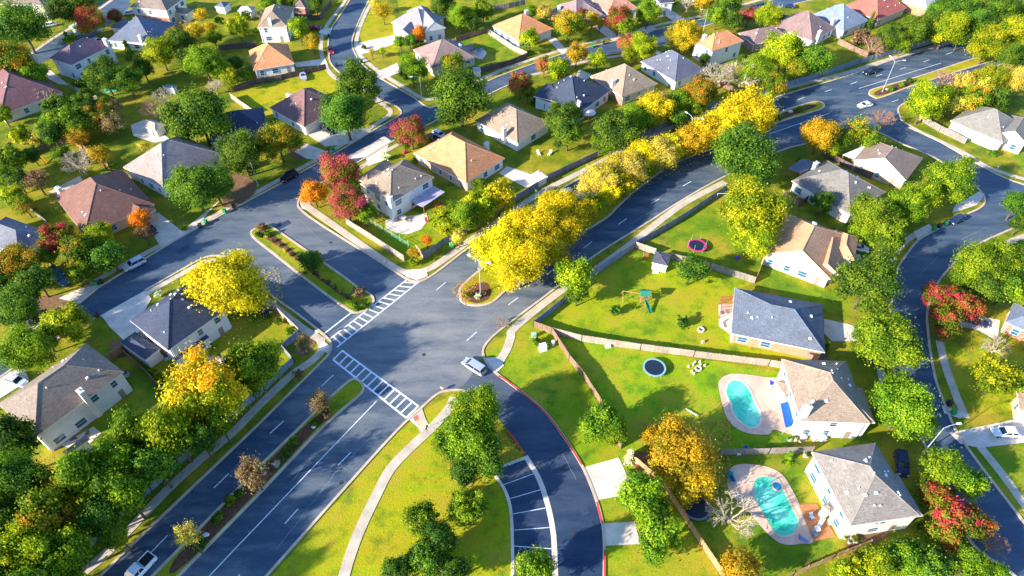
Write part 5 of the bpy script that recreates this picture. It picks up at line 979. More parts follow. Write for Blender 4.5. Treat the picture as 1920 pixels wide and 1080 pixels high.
def car(px, py, dpx, kind, colr, label, cat=None, name=None):
    """px,py centre at road level, dpx pixel direction of its nose"""
    L, Wd, Ht, hz, cb = CARK[kind]; z0 = 0.02; p = P(px, py, 0); d = P(px + dpx[0], py + dpx[1], 0) - p; rz = math.atan2(d.y, d.x)
    o = empty(name or {'sedan': 'parked_car', 'suv': 'suv', 'van': 'minivan', 'pickup': 'pickup_truck', 'coupe': 'parked_car'}[kind], (p.x, p.y, z0), rz, label, cat or {'van': 'minivan', 'suv': 'suv', 'pickup': 'pickup truck'}.get(kind, 'car'), "cars in the neighbourhood")
    pm = flat("car_paint", colr, rough=.25, spec=.6, var=.02); h = L / 2; w = Wd / 2
    b = MB(); topz = [(-h, hz * .72), (-h + .12, hz * .95), (-h + .3, hz), (h - 1.3, hz), (h - .3, hz * .84), (h - .06, hz * .7), (h, hz * .5)]
    wid = [(-h, w * .82), (-h + .25, w * .96), (-h + .7, w), (h - .9, w), (h - .25, w * .9), (h, w * .74)]
    def f(x): t = interp(x, topz); ww = interp(x, wid); return [(ww * .88, .24), (ww, .42), (ww, t - .22), (ww * .9, t)]
    sec(b, [-h, -h + .12, -h + .3, -h + .7, -1, 0, 1, h - 1.3, h - .9, h - .3, h - .06, h], f)
    a0, a1, c1, c0 = cb
    b2 = MB()
    def cabin(mb, inset, zt, zb):
        v = len(mb.v); w0, w1 = w * .9 - inset, w * .76 - inset
        bot = [(a0 + inset, w0), (c0 - inset, w0 * .95)]; top = [(a1, w1), (c1, w1)]
        mb.v += [(bot[0][0], bot[0][1], zb), (bot[1][0], bot[1][1], zb), (bot[1][0], -bot[1][1], zb), (bot[0][0], -bot[0][1], zb), (top[0][0], top[0][1], zt), (top[1][0], top[1][1], zt), (top[1][0], -top[1][1], zt), (top[0][0], -top[0][1], zt)]
        for q in ((0,1,5,4),(1,2,6,5),(2,3,7,6),(3,0,4,7),(4,5,6,7)): mb.f.append(tuple(v + k for k in q)); mb.m.append(0)
    cabin(b2, 0.0, Ht - .05, hz - .03)
    # roof panel and pillars in body colour
    rw = w * .78; b.box(((a1 + c1) / 2, 0, Ht - .01), (c1 - a1 + .16, rw * 2, .07)); b.box(((a1 + c1) / 2, 0, Ht + .035), ((c1 - a1) * .8, rw * 1.6, .03))
    for s_ in (-1, 1):
        for (x0, x1) in ((a0, a1), (c0, c1), ((a0 + c0) / 2 - .15, (a1 + c1) / 2 - .1)):
            b.tube((x0, s_ * w * .89, hz - .04), (x1, s_ * w * .765, Ht - .02), .055, .05, 5)
    if kind == 'pickup':
        b.box((-1.85, w * .9, hz + .08), (2.0, .12, .22)); b.box((-1.85, -w * .9, hz + .08), (2.0, .12, .22)); b.box((-h + .1, 0, hz + .08), (.12, w * 1.7, .22))
    body = b.build("body", pm, o, world=False); b2.build("window_glass", darkglass, o, world=False)
    if kind == 'pickup': t = MB(); t.box((-1.85, 0, hz + .012), (1.9, w * 1.66, .03)); t.build("bed_cover", rubber, o, world=False)
    for sx in (-1, 1):
        for sy in (-1, 1):
            wb = MB(); x = sx * (L / 2 - .9); y = sy * (w - .12); wb.tube((x, y - .12, .33), (x, y + .12, .33), .34, .34, 14); wo = wb.build("wheel", rubber, o, world=False)
            rb = MB(); rb.tube((x, y + sy * .10, .33), (x, y + sy * .14, .33), .2, .18, 10); r_ = rb.build("rim", rimM, None); r_.parent = wo
    for sy in (-1, 1):
        m = MB(); m.box((h - .12, sy * w * .66, hz * .66), (.2, .34, .14)); m.build("headlight", flat("headlight", (.85, .85, .8), rough=.1, var=0), o, world=False)
        m = MB(); m.box((-h + .03, sy * w * .7, hz * .74), (.1, .28, .2)); m.build("taillight", flat("taillight", (.5, .02, .02), rough=.2, var=0), o, world=False)
        m = MB(); m.box((c0 - .25, sy * (w + .08), hz + .05), (.14, .2, .12)); m.build("mirror", pm, o, world=False)
    return o
CW, CSI, CBK, CBL, CRD, CTE = (.82, .82, .84), (.55, .56, .6), (.012, .014, .02), (.02, .03, .09), (.30, .01, .03), (.03, .12, .16)
car(889, 691, (-46, -29), 'van', (.36,.40,.46), "silver minivan turning out of the curved drive into the crossing")
car(254, 499, (-36, 18), 'suv', CSI, "silver hatchback SUV parked at the kerb beside the red toy car", 'suv')
car(543, 335, (-30, 16), 'suv', CBK, "black SUV driving past the orange corner bush")
car(1621, 200, (-24, 5), 'coupe', CW, "white car on the boulevard beside the lamp's planted median")
car(1630, 138, (-24, 7), 'suv', CBK, "black SUV in the far lane near the far double lamp", 'suv')
car(1058, 366, (20, -14), 'sedan', CSI, "silver car half hidden by yellow median trees")
car(621, 97, (3, 20), 'sedan', CRD, "crimson car parked in the bend of the curving street")
car(590, 55, (10, 0), 'sedan', CRD, "dark red car parked on the driveway by the yellow-green tree")
car(824, 255, (16, 10), 'sedan', CW, "white sedan on the driveway of the orange-roofed brick house")
car(812, 262, (14, 8), 'sedan', (.06, .02, .06), "dark purple car left of the white sedan")
car(93, 50, (-22, 4), 'sedan', CW, "white car in the top left driveway beside the big dark oak")
car(246, 27, (18, -2), 'sedan', (.6, .6, .62), "pale car in front of the cream house with brick base")
car(181, 79, (-14, -4), 'sedan', CSI, "grey car between slate roof and purple-brown roof")
car(116, 528, (18, 15), 'suv', CTE, "teal SUV on the shaded driveway at the left, under the trees", 'suv')
car(107, 512, (18, 15), 'sedan', CTE, "dark teal car behind the other one in the shaded driveway")
car(72, 600, (-24, 14), 'sedan', CBL, "dark blue car parked at the far left kerb, behind the green trees")
car(33, 717, (20, 8), 'sedan', (.55,.57,.6), "pale car on the driveway beside the grey-brown two-storey house")
car(283, 432, (16, 14), 'sedan', (.05, .03, .08), "dark purple-blue car on the garage driveway by the orange tree")
car(1607, 467, (22, 6), 'sedan', CW, "white car beside the salmon-roofed house, under the tree")
car(1793, 415, (-26, 12), 'sedan', CBL, "dark blue car at the kerb of the side street's bend")
car(1828, 605, (28, 10), 'sedan', CBL, "dark blue car beneath the red maple on the right")
car(1883, 814, (-48, -2), 'sedan', CW, "white sedan on the driveway at the right edge")
car(1688, 872, (4, 26), 'suv', CBL, "blue SUV with pale roof rack beside the lower pool house", 'suv')
car(1208, 44, (10, 10), 'suv', CBL, "dark navy car on the short driveway of the upper street", 'suv')
car(1478, 14, (-18, -2), 'sedan', CBL, "dark blue car on the street at the top edge, right part")
car(1358, 25, (16, -3), 'pickup', CW, "white pickup on the upper street near the lamp")
car(1372, 22, (16, -3), 'sedan', (.5, .3, .22), "tan car just ahead of the white pickup")
car(262, 1074, (-38, 40), 'pickup', CW, "white pickup truck with black bed cover driving out at the bottom edge")
car(616, 247, (14, 6), 'suv', CBK, "black SUV on the driveway beneath the lower round oak", 'suv')
car(1462, 35, (-14, 5), 'sedan', CBK, "black car behind the weathered mauve-tan roof")
car(494, 582, (12, 10), 'sedan', CBL, "navy car half under the bright yellow tree")
# boats and trailers
# ---------------------------------------------------------------- street lamps
def lamp(base, H_, arms, label):
    p = P(*base, 0); o = empty("street_lamp", p, 0, label, "street lamp", "street lamps")
    m = MB(); m.tube(p, p + Vector((0, 0, H_)), .10, .065, 8); m.build("pole", metal, o)
    m = MB(); m.tube(p, p + Vector((0, 0, .25)), .3, .26, 10); m.build("base", concrete, o)
    for a in arms:
        d = Vector((math.cos(a), math.sin(a), 0)); q = p + Vector((0, 0, H_ - .1)); pts = [q, q + d * .9 + Vector((0, 0, .5)), q + d * 2.1 + Vector((0, 0, .75))]
        m = MB(); m.path(pts, .045); ao = m.build("arm", metal, o)
        e = pts[-1]; m = MB(); m.box((e.x + d.x * .3, e.y + d.y * .3, e.z), (.85, .34, .16), a, 0, .8); m.build("lamp_head", flat("lamp_head", (.8, .82, .84), var=.03), ao)
    return o
lamp((901,551), 9.5, [R(150), R(-30)], "tall double-arm street lamp in the round bed at the median's end, near the crossing")
lamp((1654,172), 9.5, [R(105), R(-5)], "tall double-arm street lamp on the far planted median beside two cars")
lamp((1287,280), 9.5, [R(130), R(-30)], "double-arm street lamp standing among the golden median trees")
lamp((791,186), 7, [R(200)], "single street lamp at the T-junction next to the green tree")
lamp((1319,57), 7, [R(200)], "single street lamp on the upper street behind the orange two-storey house")
lamp((484,348), 7, [R(160)], "bluish street lamp on the verge right of the huge oak")
lamp((1730,850), 8, [R(10)], "street lamp rising through the green trees at the lower right street")
# ---------------------------------------------------------------- wheelie bins
def binn(px, py, c, label):
    p = P(px, py, 0.05); rz = random.uniform(-.3, .3); o = empty("wheelie_bin", p, rz, label, "wheelie bin", "wheelie bins at the kerb")
    m = MB(); m.box((0, 0, .5), (.62, .66, .98), 0, 0, 1.14); mt = flat("bin_plastic", c, var=.05); m.build("bin_body", mt, o, world=False)
    m = MB(); m.box((0, .02, 1.03), (.76, .82, .09), 0, 0, .9); m.build("lid", mt, o, world=False)
    for s_ in (-1, 1): m = MB(); m.tube((s_ * .3, .33, .14), (s_ * .38, .33, .14), .14, .14, 8); m.build("wheel", rubber, o, world=False)
GB, KB = (.02, .30, .09), (.025, .025, .03)
for x, y, c, l in ((422,399,GB,"green bin nearest the huge oak on the left kerb"),(387,419,GB,"green bin near the garage driveway on the left kerb"),(439,390,KB,"black bin under the huge oak at the left kerb"),(376,426,KB,"black bin beside the garage driveway"),
 (181,534,GB,"green bin at the kerb of the shaded left driveway"),(191,532,KB,"black bin at the kerb of the shaded left driveway"),(607,293,GB,"green bin, left of two by the brick-paved drive"),(625,282,GB,"green bin, right of two by the brick-paved drive"),(616,288,KB,"black bin between the two green ones by the drive"),
 (631,124,KB,"black bin behind the crimson parked car"),(672,113,GB,"green bin at the kerb opposite the crimson car"),(678,118,KB,"black bin next to the green one opposite the crimson car"),(617,70,KB,"black bin at the kerb above the crimson car"),
 (1110,89,GB,"green bin at the upper street's far kerb"),(1132,83,KB,"black bin at the upper street's far kerb"),(140,54,GB,"green bin at the top left kerb"),(1750,432,GB,"green bin left of the black one at the bend"),(1760,427,KB,"black bin between green ones at the bend"),(1771,422,GB,"green bin touching the dark blue car at the bend"),
 (1778,759,KB,"black bin on the right-hand street's verge"),(1786,776,GB,"green bin on the right-hand street's verge"),(183,594,KB,"black bin across the street beside the light green tree"),(805,228,GB,"green bin below the very large spreading oak"),(848,463,GB,"green bin outside the screen wall, under the pale shrub")): binn(x, y, c, l)
# ---------------------------------------------------------------- garden things
def ring(c, r, z, tr, n=24):
    m = MB(); pts = [Vector((c.x + r * math.cos(a), c.y + r * math.sin(a), z)) for a in np.linspace(0, 2 * math.pi, n + 1)]; m.path(pts, tr, 6); return m
def trampoline(px, py, r, rimc, label, net=False, cz=.85):
    c = P(px, py, cz); o = empty("trampoline", (c.x, c.y, 0), 0, label, "trampoline")
    m = MB(); m.prism([(c.x + (r - .28) * math.cos(a), c.y + (r - .28) * math.sin(a)) for a in np.linspace(0, 2 * math.pi, 33)[:-1]], cz - .03, cz); m.build("mat", flat("trampoline_mat", (.012, .022, .045), var=.1), o)
    m = MB(); m.ribbon([Vector((c.x + (r - .12) * math.cos(a), c.y + (r - .12) * math.sin(a))) for a in np.linspace(0, 2 * math.pi, 34)], .34, cz - .02, cz + .05); m.build("safety_pad", flat("trampoline_pad", rimc, var=.08), o)
    for k in range(6):
        a = k * math.pi / 3; q = Vector((c.x + r * .95 * math.cos(a), c.y + r * .95 * math.sin(a), 0)); m = MB(); m.tube(q, q + Vector((0, 0, cz)), .035); m.build("leg", metal, o)
        if net: m = MB(); m.tube(q + Vector((0, 0, cz)), q + Vector((0, 0, cz + 1.6)), .03); m.build("net_post", metal, o)
trampoline(1227, 689, 2.15, (.22, .42, .42), "round trampoline with pale green rim on the lawn left of the upper pool")
trampoline(1307, 460, 2.1, (.75, .03, .20), "round trampoline with pink-red rim under the gold-green tree", True)
trampoline(1305, 950, 2.3, (.14, .18, .22), "dark round trampoline beneath the golden-orange tree")
# swing set with tower
def playset():
    c = P(1206, 565, 0); o = empty("wooden_playset", c, 0, "wooden play tower with green canopy, swing beam and green slide on the sunny lawn", "playset"); wd = woodf("playset_wood", (.50, .24, .09)); gr = flat("green_plastic", (.015, .20, .12))
    X = lambda x, y, z: Vector((c.x + x, c.y + y, z))
    for sx in (-1, 1):
        for sy in (-1, 1): m = MB(); m.box((c.x + sx * .8, c.y + sy * .8, 1.3), (.12, .12, 2.6)); m.build("post", wd, o)
    m = MB()
    for k in range(8): m.box((c.x - .75 + k * .215, c.y, 1.4), (.2, 1.7, .05))
    m.build("deck", wd, o)
    m = MB()
    for k in range(7): m.box((c.x - .75 + k * .25, c.y - .86, 1.75), (.12, .04, .65)); m.box((c.x + .86, c.y - .75 + k * .25, 1.75), (.04, .12, .65))
    m.build("railing", wd, o)
    m = MB(); q = [X(-1, -1, 2.5), X(1, -1, 2.5), X(1, 1, 2.5), X(-1, 1, 2.5), X(-1, 0, 3.2), X(1, 0, 3.2)]
    m.poly([q[0], q[1], q[5], q[4]]); m.poly([q[2], q[3], q[4], q[5]]); m.poly([q[3], q[0], q[4]]); m.poly([q[1], q[2], q[5]]); m.build("canopy", gr, o)
    m = MB(); m.tube(X(-.8, 0, 2.3), X(-4.4, .8, 2.3), .08); m.tube(X(-4.4, .8, 2.3), X(-4.7, 1.8, 0), .06); m.tube(X(-4.4, .8, 2.3), X(-4.3, -.4, 0), .06); m.build("swing_beam", wd, o)
    for k in (0, 1):
        m = MB(); b = X(-2 - k * 1.2, .3 + k * .25, 2.25); m.tube(b + Vector((-.2, 0, 0)), b + Vector((-.2, 0, -1.7)), .015, n=4); m.tube(b + Vector((.2, 0, 0)), b + Vector((.2, 0, -1.7)), .015, n=4); m.box((b.x, b.y, .55), (.5, .2, .05)); m.build("swing", gr, o)
    m = MB(); m.ribbon([Vector((c.x + .3, c.y - .9)), Vector((c.x + .9, c.y - 3.2))], .5, .0, .05)
    v = MB(); a, b = X(.2, -.9, 1.35), X(1.1, -3.4, .1); s_ = Vector((.3, .1, 0))
    v.poly([a - s_, b - s_, b + s_, a + s_]); v.poly([a + s_ - Vector((0,0,.06)), b + s_ - Vector((0,0,.06)), b - s_ - Vector((0,0,.06)), a - s_ - Vector((0,0,.06))])
    for sg in (-1, 1): v.poly([a + s_ * sg - Vector((0,0,.06)), b + s_ * sg - Vector((0,0,.06)), b + s_ * sg + Vector((0, 0, .18)), a + s_ * sg + Vector((0, 0, .18))])
    v.build("slide", gr, o)
    v = MB(); a, b = X(-.9, -2.2, .0), X(-.1, -2.6, 1.2); v.tube(a, b, .05); v.tube(X(-.1, -3.6, 0), b, .05); v.tube(b, X(.2, -.8, 1.3), .05); v.build("ladder", wd, o)
playset()
def simple(name, label, cat, group=None): return name, label, cat, group
def cabinet(px, py, d, c, label, name="utility_cabinet", cat="utility box", lidc=None):
    p = P(px, py, 0); o = empty(name, p, .3, label, cat); m = MB(); m.box((0, 0, d[2] / 2), d); m.build("housing", flat("cabinet_paint", c, var=.05), o, world=False)
    m = MB(); m.box((0, 0, d[2] + .05), (d[0] * 1.08, d[1] * 1.08, .1), 0, 0, .9); m.build("lid", flat("cabinet_lid", lidc or c, var=.05), o, world=False)
    m = MB(); m.box((0, 0, .03), (d[0] * 1.3, d[1] * 1.3, .06)); m.build("plinth", concrete, o, world=False)
cabinet(1018, 655, (1.3, 1.1, 1.3), (.72, .80, .74), "large pale utility cabinet near the fence corner")
cabinet(1001, 631, (.8, .7, .9), (.30, .62, .42), "small green utility cabinet left of the pale one")
cabinet(1037, 647, (.5, .5, 1.2), (.6, .6, .6), "slim grey meter post box against the brown fence")
cabinet(1140, 650, (.9, .7, .6), (.78, .78, .78), "white storage box against the pale wooden fence", "storage_box", "storage box")
cabinet(845, 460, (.6, .6, .6), (.2, .6, .4), "small green box on the verge outside the screen wall")
cabinet(1380, 660, (.6, .6, .5), (.75, .75, .72), "little white box beside the slate house's corner", "storage_box", "storage box") if False else None
cabinet(302, 671, (.9, .9, .8), (.70, .70, .72), "white air conditioner beside the slate house's brick wing, left one", "air_conditioner", "air conditioner", (.05, .05, .05))
cabinet(316, 671, (.9, .9, .8), (.70, .70, .72), "white air conditioner beside the slate house's brick wing, right one", "air_conditioner", "air conditioner", (.05, .05, .05))
cabinet(237, 704, (.9, .9, .9), (.55, .55, .6), "grey air conditioner at the grey-brown house's right corner", "air_conditioner", "air conditioner", (.05, .05, .05))
for i, x in enumerate((1504, 1527, 1541)):
    cabinet(x, 822 + i * .6, (.95, .95, .8), (.62, .62, .62), ("dark-topped pump unit left of two air conditioners by the upper pool house", "left air conditioner unit below the upper pool house wall", "right air conditioner unit below the upper pool house wall")[i], "air_conditioner", "air conditioner", (.7, .72, .75))
def chair(px, py, c, label, rz=0.0, lounger=False, z=0.05):
    p = P(px, py, z); o = empty("sun_lounger" if lounger else "garden_chair", p, rz, label, "sun lounger" if lounger else "chair", "garden seats"); mt = flat("seat_colour", c, var=.06)
    L = 1.3 if lounger else .5; m = MB(); m.box((0, 0, .38), (.6, L, .07)); m.build("seat", mt, o, world=False)
    m = MB(); m.v = [(-.3, L / 2, .38), (.3, L / 2, .38), (.3, L / 2 + .35, .95), (-.3, L / 2 + .35, .95), (-.3, L / 2 + .06, .34), (.3, L / 2 + .06, .34), (.3, L / 2 + .41, .92), (-.3, L / 2 + .41, .92)]
    for q in ((0,1,2,3),(5,4,7,6),(0,3,7,4),(1,5,6,2),(3,2,6,7),(0,4,5,1)): m.f.append(q); m.m.append(0)
    m.build("backrest", mt, o, world=False)
    for sx in (-1, 1):
        for sy in (-1, 1): m = MB(); m.box((sx * .26, sy * (L / 2 - .05), .18), (.05, .05, .36)); m.build("leg", mt, o, world=False)
def table(px, py, r, c, label, z=0.05, name="garden_table"):
    p = P(px, py, z); o = empty(name, p, 0, label, "table", "garden tables"); m = MB(); m.tube((0, 0, .70), (0, 0, .75), r, r, 18); m.build("tabletop", flat("table_colour", c, var=.06), o, world=False)
    m = MB(); m.tube((0, 0, 0), (0, 0, .70), .06, .05, 8); m.build("stem", metal, o, world=False); m = MB(); m.tube((0, 0, 0), (0, 0, .05), .3, .3, 12); m.build("foot", metal, o, world=False)
chair(1374, 900, (.02, .18, .26), "dark teal lounger on the lower pool's deck, right one", .2, True); chair(1369, 898, (.02, .18, .26), "dark teal lounger on the lower pool's deck, left one", .2, True)
chair(1536, 985, (.55, .60, .62), "grey lounger on the orange wood deck", -.7, True, .1); chair(1528, 1004, (.15, .35, .5), "blue chair at the deck's lower edge", .4, False, .1)
chair(1522, 972, (.4, .5, .6), "grey-blue chair at the deck's left side", .4, False, .1); table(1530, 995, .5, (.6, .62, .62), "round pale table between the deck chairs", .1)
chair(1506, 1014, (.12, .2, .45), "blue lounger at the lower pool's rounded end", .9, True); table(1556, 982, .6, (.35, .37, .4), "covered grey grill table against the lower pool house", .1)
chair(1010, 290, (.85, .85, .82), "white bench on the lawn beyond the screen wall, left one", .3, True); chair(1030, 290, (.85, .85, .82), "white bench on the lawn beyond the screen wall, right one", -.5, True)
chair(1384, 853, (.8, .8, .82), "white plastic chair against the low fence between pool yards", .3); chair(1399, 846, (.02, .10, .6), "blue plastic chair against the low fence between pool yards", .3)
table(757, 412, .75, (.7, .62, .5), "round patio table behind the white corner house"); chair(748, 414, (.3, .2, .15), "brown chair left of the corner house's patio table"); chair(765, 416, (.3, .2, .15), "brown chair right of the corner house's patio table", .9)
chair(820, 392, (.55, .03, .04), "red cushioned chair under the ribbed patio cover", .5); chair(829, 385, (.55, .03, .04), "red chair at the outer corner of the ribbed patio cover", .9)
chair(710, 404, (.45, .25, .12), "wooden chair beside the corner house, left one", .3); chair(718, 411, (.45, .25, .12), "wooden chair beside the corner house, right one", .3)
chair(800, 416, (.5, .03, .04), "small red seat at the patio's edge behind the corner house", .3)
table(898, 97, .8, (.12, .2, .25), "dark glass table on the round patio behind the purple-tan roof"); chair(892, 94, (.12, .2, .3), "dark chair left on the round patio behind the purple-tan roof"); chair(905, 94, (.12, .2, .3), "dark chair right on the round patio behind the purple-tan roof")
table(407, 686, .55, (.12, .05, .04), "dark round patio table behind the slate-roofed house"); chair(415, 672, (.03, .03, .04), "black chair on the slate-roofed house's patio", .8)
table(142, 828, .55, (.1, .1, .12), "dark patio table behind the grey-brown two-storey house"); chair(165, 815, (.15, .12, .1), "dark chair on the grey-brown house's patio")
table(1353, 590, .5, (.1, .12, .18), "dark round table on the slate and brick house's side patio"); chair(1353, 612, (.8, .7, .5), "cream lounger on the slate and brick house's side patio", 0, True)
# fire pits and stools
def pit(px, py, r, label):
    p = P(px, py, 0); o = empty("fire_pit", p, 0, label, "fire pit", "stone fire pits")
    for k in range(10):
        a = k * math.pi / 5; m = MB(); m.box((r * math.cos(a), r * math.sin(a), .17), (.3, .42, .34), a, 0, .85); m.build("stone", flat("pit_stone", (.62, .52, .44)), o, world=False)
    m = MB(); m.tube((0, 0, 0), (0, 0, .12), r * .8, r * .8, 12); m.build("ashes", flat("ash", (.12, .08, .10)), o, world=False)
pit(1314, 619, .55, "round stone fire pit on the lawn left of the slate and brick house"); pit(1309, 692, .5, "stone fire pit ringed by stump stools near the upper pool")
for i, (x, y) in enumerate(((1303,680),(1312,679),(1299,685),(1291,688),(1297,697),(1301,701),(1313,685),(1321,686))):
    p = P(x, y, 0); o = empty("stump_stool", p, 0, "pale stump stool in the ring around the fire pit near the upper pool", "stool", "stump stools round the fire pit"); m = MB(); m.tube((0, 0, 0), (0, 0, .4), .24, .22, 9); m.build("seat", flat("stump", (.62, .50, .36)), o, world=False)
p = P(1318, 642, 0); o = empty("boulder", p, 0, "lone beige boulder on the grass under the fire pit", "boulder"); m = MB(); m.box((0, 0, .25), (.7, .6, .5), .4, 0, .6); m.build("rock", flat("rock", (.5, .4, .3)), o, world=False)
def boulders(lst, desc):
    for x, y, s_ in lst:
        p = P(x, y, .14); bm = bmesh.new(); bmesh.ops.create_icosphere(bm, subdivisions=2, radius=s_)
        for v in bm.verts: v.co = Vector((v.co.x * 1.2, v.co.y, v.co.z * .7)) * random.uniform(.88, 1.1)
        me = bpy.data.meshes.new("boulder"); bm.to_mesh(me); bm.free(); me.materials.append(flat("limestone", (.72, .68, .62), var=.15)); o = bpy.data.objects.new("boulder", me); COL.objects.link(o); o.location = p; tag(o, desc, "boulder", "limestone boulders in the median beds")
boulders([(386,1003,.45),(377,1018,.35),(369,1013,.25)], "white limestone boulder beside the wide shrub, lower median's bed"); boulders([(493,887,.55)], "white boulder under the median's brown leafless tree"); boulders([(588,800,.4)], "pale boulder in the lower median's upper bed")
boulders([(907,550,.5)], "white boulder in the round bed under the double lamp"); boulders([(1482,209,.6)], "white boulder in the far median bed, left one"); boulders([(1501,204,.5)], "white boulder in the far median bed, right one"); boulders([(1665,168,.7)], "pale boulder beside the far double lamp"); boulders([(627,538,.3)], "small white rock in the side-street median")
# pergola, blue pool cover, umbrella, canopies
def pergola():
    q = [P(*p, 2.5) for p in ((1353,556),(1387,556),(1387,584),(1353,582))]; c = sum(q, Vector()) / 4; o = empty("pergola", (c.x, c.y, 0), 0, "rust-red slatted pergola beside the slate and brick house", "pergola"); wd = flat("red_wood", (.34, .09, .05))
    for p in q: m = MB(); m.box((p.x, p.y, 1.2), (.15, .15, 2.4)); m.build("post", wd, o)
    m = MB()
    for k in range(11):
        t = k / 10; a = q[0].lerp(q[3], t); b = q[1].lerp(q[2], t); m.ribbon([Vector((a.x, a.y)), Vector((b.x, b.y))], .12, 2.42, 2.55)
    m.build("slats", wd, o)
    m = MB(); m.ribbon([q[0].xy, q[3].xy], .12, 2.25, 2.41); m.ribbon([q[1].xy, q[2].xy], .12, 2.25, 2.41); m.build("beams", wd, o)
pergola()
def canopy(px, z, c, label, name="canopy", cat="canopy", sag=.25):
    q = [P(*p, z) for p in px]; ctr = sum(q, Vector()) / len(q); o = empty(name, (ctr.x, ctr.y, 0), 0, label, cat); m = MB(); N_ = 6; g = []
    for i in range(N_ + 1):
        for j in range(N_ + 1):
            s_, t = i / N_, j / N_; p = q[0].lerp(q[1], s_).lerp(q[3].lerp(q[2], s_), t); g.append(p - Vector((0, 0, sag * 4 * s_ * (1 - s_) * t * (1 - t) * 2)))
    n0 = len(g); m.v = [tuple(p) for p in g] + [tuple(p - Vector((0, 0, .04))) for p in g]
    for i in range(N_):
        for j in range(N_):
            a = i * (N_ + 1) + j; m.f.append((a, a + N_ + 1, a + N_ + 2, a + 1)); m.m.append(0); m.f.append((n0 + a, n0 + a + 1, n0 + a + N_ + 2, n0 + a + N_ + 1)); m.m.append(0)
    m.build("fabric", flat("fabric", c, var=.08), o)
    for p in q: k = MB(); k.tube((p.x, p.y, 0), (p.x, p.y, z), .04); k.build("post", metal, o)
canopy([(1463,756),(1480,753),(1492,797),(1473,802)], 2.2, (.01, .10, .68), "bright blue rectangular sun sail beside the upper pool house")
canopy([(1444,712),(1452,716),(1449,722),(1444,721)], 2.0, (.02, .06, .5), "small blue corner of cloth beside the upper pool deck", "pool_float_cover", "cloth")
def umbrella(px, py, r, c, label):
    p = P(px, py, 2.4); o = empty("patio_umbrella", (p.x, p.y, 0), 0, label, "umbrella"); m = MB(); m.tube((p.x, p.y, 0), (p.x, p.y, 2.7), .04); m.build("pole", metal, o)
    m = MB(); n = 8; pts = [Vector((p.x + r * math.cos(k * math.pi / 4), p.y + r * math.sin(k * math.pi / 4), 2.3)) for k in range(n)]
    for k in range(n): m.poly([pts[k], pts[(k + 1) % n], Vector((p.x, p.y, 2.85))])
    m.poly([q - Vector((0, 0, .05)) for q in pts][::-1]); m.build("canopy", flat("umbrella_cloth", c), o)
umbrella(1104, 210, 2.1, (.75, .62, .60), "pale pink patio umbrella behind the blue-black roof"); umbrella(842, 365, .1, WHITE, "") if False else None
# sports / toys
def slide(px, py, label):
    p = P(px, py, 0); o = empty("garden_slide", p, 0, label, "slide"); v = MB(); a, b, s_ = Vector((-1.2, .9, 1.4)), Vector((1.2, -.9, .12)), Vector((.15, .2, 0))
    v.poly([a - s_, b - s_, b + s_, a + s_]); v.poly([a + s_ - Vector((0,0,.06)), b + s_ - Vector((0,0,.06)), b - s_ - Vector((0,0,.06)), a - s_ - Vector((0,0,.06))])
    for sg in (-1, 1): v.poly([a + s_ * sg - Vector((0,0,.06)), b + s_ * sg - Vector((0,0,.06)), b + s_ * sg + Vector((0, 0, .15)), a + s_ * sg + Vector((0, 0, .15))])
    v.build("chute", flat("yellow_plastic", (.85, .45, .01)), o, world=False); m = MB()
    for sg in (-1, 1): m.tube(a + s_ * sg, a + s_ * sg + Vector((-.5, .3, -1.4)), .04)
    for k in range(4): m.tube(a - s_ + Vector((-.1, .06, -.3)) * (k + 1), a + s_ + Vector((-.1, .06, -.3)) * (k + 1), .025)
    m.build("ladder", metal, o, world=False)
slide(81, 303, "yellow slide on the shaded lawn at the left, above the maroon-brown roof")
def toycar(px, py, c, label):
    p = P(px, py, 0); o = empty("toy_car", p, .6, label, "toy car"); m = MB(); m.box((0, 0, .3), (1.2, .7, .35), 0, 0, .85); m.box((-.1, 0, .6), (.6, .55, .3), 0, 0, .7); m.build("body", flat("toy_plastic", c), o, world=False)
    for sx in (-1, 1):
        for sy in (-1, 1): m = MB(); m.tube((sx * .38, sy * .3, .13), (sx * .38, sy * .4, .13), .14, .14, 8); m.build("wheel", rubber, o, world=False)
toycar(221, 488, (.75, .03, .05), "red toy car on the verge above the silver hatchback"); toycar(233, 472, (.6, .03, .05), "small red ride-on toy above the red toy car, beside the trees"); toycar(1382, 485, (.16, .05, .5), "purple ride-on toy on the trampoline lawn"); toycar(760, 287, (.5, .03, .12), "little red toy on the lawn left of the orange brick-sided house")
def boat(px, py, ang, c, label):
    p = P(px, py, 0); o = empty("boat", p, ang, label, "boat"); m = MB()
    def f(x): t = max(.05, 1 - max(0, (x - .3) / 2.3) ** 2); return [(.12 * t, .35 + .1 * (1 - t)), (.85 * t, .6), (1.0 * t, 1.0), (.9 * t, 1.02)]
    sec(m, [-2.5, -1.5, -.5, .5, 1.2, 1.8, 2.3, 2.6], f); m.build("hull", flat("boat_hull", c, rough=.3), o, world=False)
    m = MB(); m.box((-.2, 0, 1.2), (1.0, 1.2, .35), 0, 0, .8); m.build("console", darkglass, o, world=False)
    m = MB(); m.box((0, 0, .3), (4.2, .15, .12)); m.box((-.8, 0, .3), (.15, 1.9, .1)); m.build("trailer", metal, o, world=False)
    for s_ in (-1, 1): m = MB(); m.tube((-.8, s_ * .95, .3), (-.8, s_ * 1.1, .3), .3, .3, 10); m.build("wheel", rubber, o, world=False)
boat(569, 146, 1.9, (.4, .4, .5), "small motorboat on the golden lawn by the dark fence")
